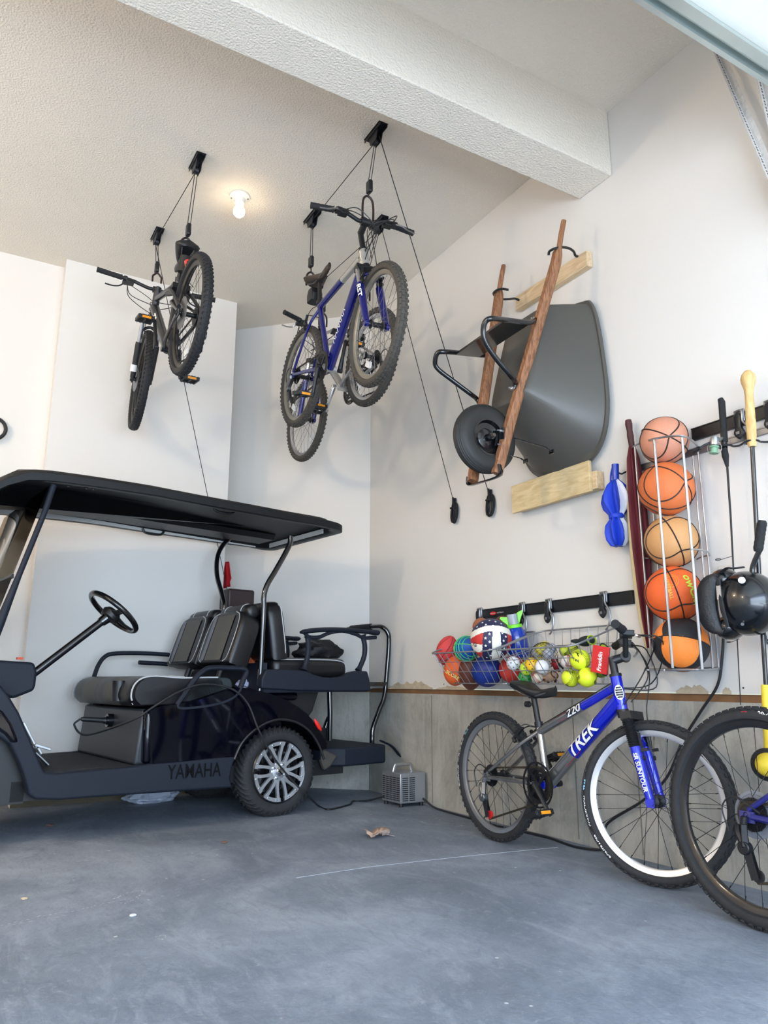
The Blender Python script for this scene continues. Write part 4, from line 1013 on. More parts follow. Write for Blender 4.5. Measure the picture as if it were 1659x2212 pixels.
# ceiling panel beams, pale strips painting reflected light on the inner lip, handles and clips
d = MB(); n = 14
x0, x1 = xr0+.2, xr1-.16
d.loft([[V((x0+(x1-x0)*k/n, y, ztop(x0+(x1-x0)*k/n)+dz)) for y, dz in ((WB*.62, .0), (WB*.66, -.03), (WB*.86, -.03), (WB*.9, .0))] for k in range(n+1)]); d.build('roof_duct', m_blk, cart)
d = MB(); d.loft([[V((x0+(x1-x0)*k/n, y, ztop(x0+(x1-x0)*k/n)+dz)) for y, dz in ((yB-.078, -.046), (yB-.074, -.004), (yB-.066, -.004), (yB-.070, -.046))] for k in range(n+1)]); d.build('lip_sheen_strip', mat('lip_sheen_plastic', (196, 196, 192), .5), cart)
d = MB(); xr_ = xr1-.078; d.box((xr_, WB/2, ztop(xr_)-.028), (.008, WB-.3, .03)); d.build('rear_lip_sheen_strip', mat('lip_sheen_plastic', (196, 196, 192), .5), cart)  # same painted sheen along the rear lip
for px, py, b in ((332, 1137, yB-.09), (485, 1096, .12)):
    c = C(px, py, b); d = MB(); c = V((c.x, b, ztop(c.x)-.05 if b > .5 else ztop(c.x)-.02)); d.tube(cat([c+V((-.075, 0, .02)), c+V((-.055, 0, -.006)), c+V((0, 0, -.012)), c+V((.055, 0, -.006)), c+V((.075, 0, .02))], 4), .008, 8); d.build('roof_handle', m_blk, cart)
for px in (150, 190, 205, 683, 718): 
    c = C(px, 1060 if px < 400 else 1140, .0); e_ = MB(); e_.cyl((c.x, .03, ztop(c.x)-lip-.004), (c.x, .03, ztop(c.x)-.01), .008, n=8); e_.build('roof_clip', m_blk, cart)
# driver hip rails
def hiprail(px, b):
    q = [C(x, y, b) for x, y in px]; d = MB(); d.tube(cat(q, 5), .017, 10, flat=.8); return d.build('hip_rail', m_mat, cart)
near = [(383, 1528), (398, 1500), (420, 1468), (438, 1450), (455, 1443), (490, 1443), (530, 1447), (525, 1470), (510, 1500), (480, 1517), (430, 1527)]
d = MB(); q = [C(x, y, -.01) for x, y in near]; d.tube(cat(q, 5, True), .018, 10, closed=True, flat=.8)
ho = d.build('hip_rail', m_mat, cart); d = MB(); qi = tr([(402, 1516), (418, 1490), (436, 1470), (470, 1464), (497, 1466), (500, 1490), (470, 1508)], -.0); qi = [(p.x, p.y) for p in cat([V((a, b, 0)) for a, b in qi], 4, True)]
d.prism(qi, .0, .02, XZ); d.build('hip_panel', mat('dark_inset_plastic', (30, 40, 44), .6), ho, bevel=.006)
hiprail([(203, 1462), (212, 1438), (225, 1420), (245, 1412), (300, 1411), (345, 1413), (372, 1418), (370, 1440)], WB-.02)
hiprail([(300, 1431), (340, 1433), (362, 1435)], WB-.02)
# steering wheel and column
hub_ = C(242, 1326, .26); cb0 = C(20, 1495, .26)
ax_s = (hub_-cb0).normalized()
d = MB(); d.tube([cb0, cb0.lerp(hub_, .9)], .021, 14); d.tube([cb0.lerp(hub_, .88), hub_-ax_s*.02], [.026, .034], 14); d.build('steering_column', m_gtube, cart)
wax = (ax_s+V((-.12, .0, .12))).normalized(); d = MB(); d.torus(hub_+wax*.012, wax, .152, .0155, 64, 12); swo = d.build('steering_wheel', m_blkg, cart)
u_ = V((0, 1, 0)); v_s = wax.cross(u_).normalized(); u_ = v_s.cross(wax)
d = MB(); d.lathe([(.001, .02), (.04, .018), (.055, .0), (.05, -.03), (.03, -.04), (.001, -.04)], hub_, wax, 28)
for a in (0, PI, -PI/2):
    dv = u_*math.cos(a)+v_s*math.sin(a); d.tube([hub_+dv*.03, hub_+dv*.09, hub_+dv*.148+wax*.01], [.03, .018, .016], 10, flat=.4, up=wax)
d.build('wheel_spoke', m_blk, swo)
# dash and pedals
dsh = [(-20, 1424), (0, 1426), (60, 1430), (75, 1431), (81, 1452), (78, 1480), (74, 1492), (28, 1510), (0, 1500), (-20, 1490)]
d = MB(); d.prism(tr(dsh, .12), .12, WB-.04, XZ); d.build('dashboard', m_mat, cart, bevel=.015, seg=3)
d = MB(); d.tube([C(35, 1508, .22), C(72, 1590, .22), C(100, 1650, .22)], .009, 8)
pc_ = C(66, 1590, .3)
for b in (.30, .52):
    e_ = MB(); a, c = C(50, 1560, b), C(78, 1615, b); e_.bar(a, c, .022, .012, up=V((1, 0, 0))); e_.bar(c, c+V((.02, 0, -.03)), .09, .012, up=V((1, 0, 0.3))); e_.bar(C(72, 1608, b), C(106, 1618, b), .075, .014); 
    e_.bar(C(75, 1625, b), C(103, 1652, b), .06, .008); e_.build('pedal', mat('bare_aluminium_pedal', (205, 210, 216), .3, .6), cart, bevel=.003)
d = MB(); q = C(42, 1428, .5); d.box((q.x, .5, q.z+.014), (.03, .03, .012)); d.build('dash_ornament', mat('orange_plastic', (240, 90, 50), .5), cart)
d = MB(); d.box((fxw := C(0, 1640, .1).x-.16, WB/2, .33), (.55, WB-.16, .30)); d.build('wheel_well', m_blk, cart)
# front cowl over front wheel (partly cut by the frame edge)
fc = [(-60, 1530), (-10, 1520), (10, 1535), (28, 1560), (40, 1590), (45, 1607), (22, 1609), (8, 1590), (-20, 1570), (-60, 1572)]
for b0, b1 in ((-.035, .10), (WB-.10, WB+.035)): d = MB(); d.prism(tr(fc, -.035), b0, b1, XZ); d.build('front_cowl', m_body, cart, bevel=.02, seg=4)
for b in (.12, ): 
    d = MB(); d.cyl(C(-110, 1640, .12)+V((0, .0, -.03)), C(-110, 1640, .12)+V((0, WB-.24, -.03)), .03); d.build('front_axle', m_blk, cart)
# tail lamp, splash guard
d = MB(); q = [C(x, y, -.03) for x, y in ((679, 1553), (684, 1562), (690, 1572), (694, 1578))]; d.tube(q, [.004, .012, .012, .004], 10); d.build('tail_lamp', mat('red_lamp', (235, 40, 30), .25, coat=.6), cart)
d = MB(); d.prism(tr([(690, 1608), (704, 1606), (712, 1660), (706, 1664), (692, 1640)], .03), .03, .14, XZ); d.build('splash_guard', m_mat, cart)
# wheels
RW = .241
def cart_wheel(c, sgn, face):
    d = MB(); w = .165; pr = []
    prof = [(RW-.075, -w/2+.012), (RW-.06, -w/2+.004), (RW-.03, -w/2-.002), (RW-.012, -w/2+.006), (RW-.003, -w/2+.022), (RW, 0), (RW-.003, w/2-.022), (RW-.012, w/2-.006), (RW-.03, w/2+.002), (RW-.06, w/2-.004), (RW-.075, w/2-.012), (RW-.08, 0)]
    d.lathe(prof, c, (0, 1, 0), 96, closed=True); 
    to = d.build('tire', m_tire, cart, sharp=60)
    d = MB(); nb = 44
    for k in range(nb):
        for sd_ in (-1, 1):
            pts = []
            for t, y in ((0, .004), (.35, .028), (.75, .05), (1.35, .074), (1.7, .083)):
                a = 2*PI*(k+t*1.0+(0 if sd_ < 0 else .5))/nb; rr_ = RW+.0015-(.0 if y < .06 else (.010 if y < .08 else .028)); pts.append(c+V((rr_*math.cos(a), sd_*y, rr_*math.sin(a))))
            d.tube(pts, [.0085, .0085, .0082, .0078, .005], 4)
    d.build('tread_block', m_tire, to)
    if not face: return
    RO = .156; y0 = c.y-w/2+.006
    d = MB(); 
    d.lathe([(RO+.018, 0), (RO+.014, -.004), (RO+.004, .0), (RO-.004, .05), (RO-.03, .075), (.02, .08), (.02, .085), (RO, .085), (RO+.01, .02)], V((c.x, y0, c.z)), (0, 1, 0), 64); d.build('wheel_barrel', m_blkg, to)
    rim = None
    n = 7
    hubd = MB(); hubd.lathe([(.0, -.004), (.030, -.003), (.052, .004), (.055, .012), (.05, .03), (0, .03)], V((c.x, y0, c.z)), (0, 1, 0), 48); rim = hubd.build('alloy_wheel', m_chr2, to)
    cap = MB(); cap.lathe([(0, -.018), (.018, -.017), (.026, -.010), (.028, .0), (0, .0)], V((c.x, y0, c.z)), (0, 1, 0), 32); cap.build('centre_cap', m_chr, rim)
    for k in range(4):
        a = PI/4+k*PI/2+.3; q = V((c.x+.042*math.cos(a), y0, c.z+.042*math.sin(a))); e_ = MB(); e_.lathe([(0, -.012), (.006, -.011), (.0085, -.004), (.0085, .004), (0, .004)], q, (0, 1, 0), 12); e_.build('lug_nut', m_chr, rim)
    for k in range(n):
        a = 2*PI*k/n+PI/2+.16; e_ = MB()
        P2 = lambda r, t, y: V((c.x+r*math.cos(a+t), y0+y, c.z+r*math.sin(a+t)))
        hw_ = .36
        # outer curved plate
        vs = []; m_ = 8
        for j in range(m_+1):
            t = -hw_+2*hw_*j/m_
            vs += [P2(RO+.008, t, -.006), P2(RO-.012, t, -.004), P2(RO-.012, t, .012), P2(RO+.008, t, .01)]
        fs = []
        for j in range(m_):
            for i in range(4): fs.append((j*4+i, j*4+(i+1) % 4, (j+1)*4+(i+1) % 4, (j+1)*4+i))
        fs += [(0, 1, 2, 3), (m_*4+3, m_*4+2, m_*4+1, m_*4)]; e_.add(vs, fs)
        # inner wall of the pocket
        # two legs of the split spoke
        for s_ in (-1, 1):
            vs = []
            path = [(.045, .16*s_, .010, 0.0), (.075, .15*s_, .009, -.002), (.105, .21*s_, .008, -.003), (RO-.006, .27*s_, .010, -.004)]
            rg = []
            for r_, t, hw2, y in path:
                dt = hw2/r_; rg.append([P2(r_, t-dt, y), P2(r_, t+dt, y), P2(r_, t+dt*.8, y+.02), P2(r_, t-dt*.8, y+.02)])
            e_.loft(rg)
        e_.build('rim_spoke', m_chr2, rim)
        for t in (-.18, .18):
            q = P2(RO-.002, t, -.008); e_ = MB(); e_.cyl(q, q+V((0, .004, 0)), .0035, n=8); e_.build('rivet', m_chr, rim)
m_chr2 = mat('brushed_alloy', (222, 226, 232), .33, .85, var=.1, scale=60)
cart_wheel(V((0, .0825-.005, RW)), -1, True); cart_wheel(V((0, WB-.08, RW)), 1, False)
fxc = -1.88
cart_wheel(V((fxc, .0825+.03, RW)), -1, False); cart_wheel(V((fxc, WB-.11, RW)), 1, False)
# ------------------------------------------------------------------ bicycle hoists
m_rope = mat('black_cord', (22, 22, 26), .8)
m_brk = mat('black_powder_steel', (20, 22, 27), .4, var=.1)
m_hook = mat('vinyl_dipped_hook', (38, 20, 24), .45)
def hoist(label, mounts, ends, pull, hank):
    c0 = V(mounts[0]); h_ = thing('bike_hoist', label, 'hoist', (c0.x, c0.y, CZ))
    for i, (mx, my) in enumerate(mounts):
        m = V((mx, my, CZ)); d = MB(); d.box(m+V((0, 0, -.002)), (.055, .17, .004)); 
        for sg in (-1, 1): d.box(m+V((sg*.022, 0, -.012)), (.003, .17, .02)); d.prism([(-.05, -.02), (.05, -.02), (.03, -.075), (-.03, -.075)], -.0015, .0015, lambda u, v, w: m+V((sg*.016+w, u, v)))
        bo = wpart(d, 'ceiling_bracket', m_brk, h_)
        d = MB(); d.cyl(m+V((-.012, .01, -.055)), m+V((.012, .01, -.055)), .022, n=20); wpart(d, 'pulley', m_blk, h_, bo)
        blk, top, wid, bot = ends[i]; blk = V(blk); top = V(top)
        d = MB()
        for sg in (-1, 1): d.tube([m+V((sg*.009, .0+sg*.008, -.06)), blk+V((sg*.008, 0, .02))], .0022, 6)
        wpart(d, 'lift_rope', m_rope, h_)
        d = MB(); d.box(blk, (.026, .045, .075)); bk_ = wpart(d, 'pulley_block', m_brk, h_, bevel=.01, seg=3)
        d = MB(); w = wid/2; zb = bot-top.z
        d.tube(cat([top+V((-w, 0, zb)), top+V((-w, 0, zb*.45)), top+V((-w*.75, 0, -.018)), top+V((0, 0, 0)), top+V((w*.75, 0, -.018)), top+V((w, 0, zb*.45)), top+V((w, 0, zb))], 6), .0062, 10)
        d.tube([top, blk+V((0, 0, -.035))], .004, 8)
        wpart(d, 'lift_hook', m_hook, h_)
    if len(mounts) > 1:
        d = MB(); a, b = V((*mounts[0], CZ-.06)), V((*mounts[1], CZ-.03)); d.tube([a, b], .0022, 6); wpart(d, 'ceiling_rope', m_rope, h_)
    d = MB(); d.tube([V(p) for p in pull], .0024, 6); wpart(d, 'pull_rope', m_rope, h_)
    if hank:
        hk = V(hank); d = MB(); random.seed(int(hk.y*100))
        for k in range(16):
            a = random.uniform(-1, 1); b2 = random.uniform(-1, 1); L = .062+random.uniform(-.006, .006)
            c = hk+V((b2*.012, a*.010, -.065)); d.tube([c+V((.006*math.cos(t), (.022+.010*b2)*math.sin(t), L*math.cos(t))) for t in [2*PI*j/18 for j in range(18)]], .0028, 6, closed=True)
        d.torus(hk+V((0, 0, -.035)), (0, 0, 1), .018, .005, 20, 8); wpart(d, 'rope_hank', m_rope, h_)
        d = MB(); d.box(hk+V((.012, 0, .0)), (.012, .02, .06)); d.bar(hk+V((-.002, 0, -.035)), hk+V((-.002, 0, .035)), .008, .01); wpart(d, 'rope_cleat', m_brk, h_)
P1 = lambda x, px, py: W(px, py, 0, x)
hoist('black rope hoist holding the black hanging bicycle at left', [(.955, 3.785), (.936, 4.626)],
      [(P1(.955, 407, 497), P1(.955, 403, 514), .062, 3.12), (P1(.945, 339, 578), P1(.945, 340, 590), .055, 3.27)],
      [(.936, 4.66, CZ-.06), W(500, 1320, 1, 5.235)], W(502, 1330, 1, 5.235))
PX = lambda px, py: P1(2.675, px, py)
hoist('black rope hoist holding the nearest blue and silver bicycle', [(1.722, 3.067), (1.744, 3.929)],
      [(P1(1.722, 798, 404), P1(1.722, 795, 424), .065, P1(1.722, 796, 472).z), (P1(1.744, 672, 566), P1(1.744, 672, 588), .06, P1(1.74, 676, 612).z)],
      [(1.722, 3.03, CZ-.05), PX(1056, 1066)], PX(1056, 1068))
hoist('black rope hoist holding the silver bicycle behind, its tie-off farther left on the wall', [(2.142, 3.771), (2.12, 4.62)],
      [(V((2.12, 3.90, 3.29)), V((2.12, 3.90, 3.25)), .06, 3.15), (V((2.10, 4.50, 3.36)), V((2.10, 4.50, 3.32)), .06, 3.22)],
      [(2.142, 3.74, CZ-.05), PX(980, 1084)], PX(979, 1086))

# ------------------------------------------------------------------ wheelbarrow on the wall
m_hdl = mat('varnished_hardwood', (158, 98, 58), .5, var=.3, scale=12)
m_tray = mat('grey_poly_tray', (82, 80, 75), .42, var=.06, scale=6)
m_pine = mat('pine_lumber', (206, 178, 138), .7, var=.12, scale=8)
def woodmat(name, c1, c2, sc, rot):
    m = bpy.data.materials.new(name); m.use_nodes = True; n = m.node_tree; b = n.nodes['Principled BSDF']; t = n.nodes.new('ShaderNodeTexCoord')
    mp = n.nodes.new('ShaderNodeMapping'); mp.inputs['Scale'].default_value = sc; mp.inputs['Rotation'].default_value = rot; n.links.new(t.outputs['Object'], mp.inputs[0])
    no = n.nodes.new('ShaderNodeTexNoise'); no.inputs['Scale'].default_value = 6; no.inputs['Detail'].default_value = 8; no.inputs['Distortion'].default_value = .8; n.links.new(mp.outputs[0], no.inputs['Vector'])
    r = n.nodes.new('ShaderNodeValToRGB'); r.color_ramp.elements[0].position = .35; r.color_ramp.elements[0].color = (*lin(c1), 1); r.color_ramp.elements[1].position = .65; r.color_ramp.elements[1].color = (*lin(c2), 1)
    n.links.new(no.outputs[0], r.inputs[0]); n.links.new(r.outputs[0], b.inputs['Base Color']); b.inputs['Roughness'].default_value = .6
    return m
m_hdl = woodmat('varnished_hardwood_grain', (112, 72, 48), (168, 118, 82), (22, 22, 1.5), (0, 0, 0))
m_pine = woodmat('pine_grain', (200, 170, 130), (224, 200, 164), (14, 1.2, 14), (0, 0, 0))
m_ply = woodmat('plywood_face', (206, 178, 128), (226, 204, 160), (4, 1.5, 8), (0, 0, 0))
wb = thing('wheelbarrow', 'grey wheelbarrow with wooden handles hung upright on the wall, tray to the wall', 'wheelbarrow', (2.35, 2.75, 1.65))
def hpath(pts): return [W(x, y, 0, d_) for x, y, d_ in pts]
HR = hpath([(1218, 477, 2.50), (1212, 508, 2.485), (1205, 545, 2.47), (1203, 560, 2.465), (1150, 740, 2.38), (1100, 920, 2.255), (1073, 1024, 2.18)])
HL = hpath([(1088, 574, 2.50), (1083, 600, 2.485), (1078, 632, 2.47), (1077, 648, 2.465), (1060, 760, 2.38), (1040, 900, 2.255), (1021, 1040, 2.18)])
for hp in (HR, HL):
    ax_ = (hp[-1]-hp[3]).normalized(); sx_ = ax_.cross(V((1, 0, 0))).normalized(); sn = sx_.cross(ax_)
    rings = []
    for p, rw, rt2, sq in ((hp[0]-ax_*.004, .006, .006, 0), (hp[0], .013, .013, 0), (hp[1], .014, .014, 0), (hp[2]-ax_*.03, .013, .014, 0), (hp[2]+ax_*.01, .02, .022, 1), (hp[3]+ax_*.02, .021, .024, 1), (hp[5], .021, .024, 1), (hp[6], .021, .024, 1)):
        rg = []
        for k in range(16):
            a = 2*PI*(k+.5)/16; c_, s_ = math.cos(a), math.sin(a)
            if sq: q = 1/max(abs(c_), abs(s_)); q = min(q, 1.25); c_, s_ = c_*q, s_*q
            rg.append(p+sx_*(c_*rw)+sn*(s_*rt2))
        rings.append(rg)
    d = MB(); d.loft(rings); wpart(d, 'handle', m_hdl, wb, sharp=45)
hlerp = lambda hp, z: next(hp[i].lerp(hp[i+1], (hp[i].z-z)/(hp[i].z-hp[i+1].z)) for i in range(len(hp)-1) if hp[i+1].z <= z)
rimp = [(3.01, 2.58), (2.96, 2.64), (2.75, 2.66), (2.57, 2.64), (2.495, 2.59), (2.455, 2.35), (2.445, 2.04), (2.53, 1.85), (2.75, 1.775), (2.97, 1.85), (3.055, 2.04), (3.045, 2.35)]
basp = [(2.89, 2.585), (2.875, 2.60), (2.75, 2.60), (2.625, 2.60), (2.61, 2.585), (2.605, 2.36), (2.61, 2.16), (2.64, 2.11), (2.75, 2.09), (2.86, 2.11), (2.89, 2.16), (2.895, 2.36)]
R1 = [(p.x, p.y) for p in cat([V((a, b, 0)) for a, b in rimp], 6, True)]; R2 = [(p.x, p.y) for p in cat([V((a, b, 0)) for a, b in basp], 6, True)]
zx = lambda z: 2.30+(z-2.09)*.28
def tring(t, xadd=0, grow=0):
    out = []
    for (y1, z1), (y2, z2) in zip(R1, R2):
        y = y1+(y2-y1)*t; z = z1+(z2-z1)*t; x = 2.66+(zx(z2)-2.66)*(t**.9); 
        if grow: y += (y-2.75)*grow; z += (z-2.2)*grow
        out.append(V((x+xadd, y, z)))
    return out
d = MB(); d.loft([tring(0, .018, .03), tring(0, .004, .045), tring(0, -.008, .035), tring(0, -.006, .0), tring(.06, 0), tring(.5, 0), tring(.93, 0), tring(1.0, -.0, 0), tring(1.0, -.004, -.05)], cap=False)
lastr = tring(1.0, -.004, -.05); d.add(lastr, [tuple(range(len(lastr)))])
to = wpart(d, 'tray', m_tray, wb, sharp=60); sm_ = to.modifiers.new('thick', 'SOLIDIFY'); sm_.thickness = .005; sm_.offset = -1
# wheel
wc = V((2.15, 2.745, W(1048, 948, 0, 2.15).z)); WR = .172
d = MB(); d.lathe([(.085, -.038), (.11, -.046), (.14, -.046), (.158, -.036), (.162, -.03), (.166, -.028), (.163, -.022), (.169, -.018), (.166, -.012), (.172, -.007), (.169, 0), (.172, .007), (.166, .012), (.169, .018), (.163, .022), (.166, .028), (.162, .03), (.158, .036), (.14, .046), (.11, .046), (.085, .038)], wc, (0, 1, 0), 72, closed=True)
wt_ = wpart(d, 'tire', m_tired if 0 else mat('worn_black_tire', (36, 36, 35), .6, var=.2, scale=20), wb)
d = MB(); d.lathe([(.088, -.036), (.092, -.042), (.084, -.040), (.075, -.02), (.05, -.014), (.035, -.02), (.018, -.022), (.016, -.06), (.001, -.06), (.001, .06), (.016, .06), (.018, .022), (.035, .02), (.05, .014), (.075, .02), (.084, .040), (.092, .042), (.088, .036)], wc, (0, 1, 0), 48); wpart(d, 'wheel_disc', m_blkg, wb, wt_)
hr, hl = hlerp(HR, wc.z), hlerp(HL, wc.z)
d = MB(); d.cyl((wc.x, hr.y-.02, wc.z), (wc.x, hl.y+.02, wc.z), .009); wpart(d, 'axle', mat('rusty_axle', (96, 86, 76), .5, .6), wb)
for h_ in (HR, HL):
    q = hlerp(h_, wc.z); d = MB(); sg = 1 if h_ is HR else -1
    d.bar(q+V((-.024, 0, .05)), q+V((-.024, 0, -.05)), .035, .006, up=V((1, 0, 0))); d.bar(q+V((-.026, sg*.022, .045)), q+V((-.03, sg*.028, -.035)), .03, .006, up=V((0, 1, 0))); wpart(d, 'axle_bracket', m_blkg, wb)
    for dz in (.035, -.035): e_ = MB(); c = q+V((-.028, 0, dz)); e_.cyl(c, c+V((-.022, 0, 0)), .004, n=8); e_.lathe([(0, 0), (.009, 0), (.009, .006), (0, .006)], c, (-1, 0, 0), 6); wpart(e_, 'carriage_bolt', m_alu, wb)
# stand legs
LR = hpath([(1158, 690, 2.37), (1142, 697, 2.30), (1100, 692, 2.18), (1066, 688, 2.06), (1050, 693, 2.03), (1044, 712, 2.03), (1048, 738, 2.05), (1072, 775, 2.12), (1106, 815, 2.22), (1113, 828, 2.27), (1110, 840, 2.27)])
LL = hpath([(1052, 768, 2.37), (1035, 767, 2.30), (1000, 763, 2.18), (962, 760, 2.06), (946, 762, 2.03), (940, 778, 2.03), (944, 795, 2.05), (975, 820, 2.12), (1015, 850, 2.22), (1030, 862, 2.27), (1036, 872, 2.28)])
for lp in (LR, LL): d = MB(); d.tube(cat(lp, 5), .0115, 12, flat=1.15); wpart(d, 'stand_leg', m_blkg, wb)
d = MB(); q = [LR[1], LR[3].lerp(LR[2], .6), LL[3].lerp(LL[2], .6), LL[1]]; d.add([p for p in q]+[p+V((-.003, 0, -.014)) for p in q], [(0, 1, 2, 3), (4, 5, 6, 7), (0, 1, 5, 4), (1, 2, 6, 5), (2, 3, 7, 6), (3, 0, 4, 7)]); wpart(d, 'leg_brace', m_blkg, wb)
for p in (LR[0], LR[10], LL[0]): e_ = MB(); e_.cyl(p+V((-.03, 0, .0)), p+V((.0, 0, 0)), .005, n=8); e_.cyl(p+V((-.018, 0, .0)), p+V((-.01, 0, 0)), .010, n=6); wpart(e_, 'carriage_bolt', m_alu, wb)
# nose guard across the handle ends
a, b_ = HR[-1], HL[-1]; d = MB(); d.tube(cat([a+V((0, -.024, .04)), a+V((-.0, -.02, -.012)), a.lerp(b_, .5)+V((-.02, 0, -.025)), b_+V((0, .02, -.012)), b_+V((0, .024, .03))], 5), .018, 8, flat=.3, up=(0, 0, 1)); wpart(d, 'nose_guard', m_blkg, wb)
# tray stays
for pts in ([(1108, 945, 2.25), (1150, 958, 2.34), (1178, 966, 2.42), (1192, 976, 2.45)], [(1105, 985, 2.25), (1124, 990, 2.44), (1135, 996, 2.46)]):
    q = hpath(pts); d = MB(); d.tube(q, .005, 8, flat=.6); d.box(q[-1], (.006, .03, .02)); wpart(d, 'tray_stay', m_blkg, wb)
# timber carriers
bd = thing('hook_board', 'pine board with two screw hooks holding the wheelbarrow handles', 'board', (2.67, 2.78, 2.84))
d = MB(); d.box((2.679, 2.785, 2.883), (.04, .565, .088)); wpart(d, 'board', m_pine, bd, bevel=.004)
for h_, (px, py) in ((HR, (1247, 553)), (HL, (1121, 648))):
    if h_ is HR: pts = hpath([(1249, 554, 2.665), (1243, 552, 2.64), (1239, 543, 2.61), (1228, 536, 2.56), (1212, 534, 2.50), (1198, 537, 2.432), (1187, 543, 2.425), (1185, 551, 2.43)])
    else: pts = hpath([(1123, 649, 2.665), (1112, 645, 2.63), (1100, 646, 2.57), (1086, 646, 2.53), (1072, 641, 2.50), (1066, 634, 2.45), (1073, 627, 2.432), (1085, 624, 2.44), (1098, 626, 2.46)])
    d = MB(); d.tube(cat(pts, 5), .0065, 10); wpart(d, 'screw_hook', m_blk, bd)
sb = thing('support_board', 'pale plywood ledge board under the wheelbarrow tray', 'board', (2.67, 2.84, 1.64))
d = MB(); d.box((2.672, 2.82, 1.70), (.05, .60, .09)); wpart(d, 'batten', m_pine, sb, bevel=.004)
d = MB(); d.box((2.638, 2.84, 1.722), (.018, .585, .155)); wpart(d, 'plywood_face', m_ply, sb, bevel=.002)

# ------------------------------------------------------------------ wall rails
def rail(name, label, y0, y1, z0, z1, m, x=XW-.006, t=.014):
    r_ = MB(); r_.box((XW-t/2, (y0+y1)/2, (z0+z1)/2), (t, abs(y1-y0), z1-z0)); r_.box((XW-t, (y0+y1)/2, z1-.004), (.006, abs(y1-y0), .006)); r_.box((XW-t, (y0+y1)/2, z0+.004), (.006, abs(y1-y0), .006))
    o = r_.build(name, m, bevel=.001); tag(o, label, 'rail'); return o
m_rail = mat('satin_black_rail', (20, 22, 26), .35, var=.06)
m_steel = mat('brushed_steel', (150, 152, 155), .35, .85, var=.12, scale=30)
r1 = rail('wall_rail', 'black storage rail with a small red logo above the wire baskets', 3.49, 2.385, 1.09, 1.152, m_rail)
r2 = rail('wall_rail', 'black storage rail behind the fishing rod, upper right', 2.0, 1.0, 1.752, 1.808, m_rail)
r3 = rail('steel_rail', 'thin bare steel rail on the wall behind the ball rack', 2.37, 1.0, 1.690, 1.722, m_steel, t=.008)
def onrail(px, py, x=XW-.0185): return W(px, py, 0, x)
lo = MB(); c = onrail(1065, 1325); lo.add([c+V((0, .028*math.cos(2*PI*k/24), .010*math.sin(2*PI*k/24))) for k in range(24)], [tuple(range(24))])
lo.tf(Matrix.Translation(-r1.location)); lo.build('rail_badge', m_red, r1)
for txt, dy, sz, m in (('Rubbermaid', .024, .0085, m_white), ('FASTTRACK', -.034, .011, m_white)):
    t_ = text_mb(txt, sz, lambda u, v: c+V((-.0006, dy-u, v))-r1.location, shear=.2); t_.build('rail_lettering', m, r1)
m_hkb = mat('black_hook_body', (26, 28, 34), .35)
def rail_hook(y, zt, label, loops=True, zb=.98):
    hk = thing('rail_hook', label, 'hook', (XW-.02, y, zt), group=None); x = XW-.022
    d = MB(); d.box((x, y, zt-.01), (.012, .045, .055)); wpart(d, 'clamp_plate', m_steel, hk, bevel=.004)
    d = MB(); d.pillow([(p.x, p.y) for p in cat([V((-.014, .0, 0)), V((.0, .012, 0)), V((.014, .0, 0)), V((.013, -.05, 0)), V((.022, -.075, 0)), V((.0, -.1, 0)), V((-.022, -.075, 0)), V((-.013, -.05, 0))], 3, True)], lambda u, v, w: V((x-.012+w, y+u, zt+v-.01)), .008); wpart(d, 'latch', m_hkb, hk)
    d = MB(); d.box((x-.024, y, zt-.085), (.002, .016, .012)); wpart(d, 'latch_mark', m_steel, hk)
    d = MB(); sg = -1
    d.tube(cat([V((x-.008, y+.012, zt+.01)), V((x-.014, y-.018, zt+.005)), V((x-.014, y-.02, zt-.04)), V((x-.016, y-.045, zt-.075)), V((x-.016, y-.045, zt-.12)), V((x-.02, y-.03, zb+.01)), V((x-.02, y-.02, zb))], 5), .0045, 8); wpart(d, 'wire_loop', m_steel, hk)
for px, lb in ((1037, 'leftmost hook on the lower storage rail, above the footballs'), (1129, 'second hook on the lower storage rail, above the blue bottle'), (1187, 'third hook on the lower storage rail, over bare wall'), (1307, 'rightmost hook on the lower storage rail, by the bicycle grip')):
    p = W(px, 1330, 0, XW-.02); rail_hook(p.y, 1.145, lb)

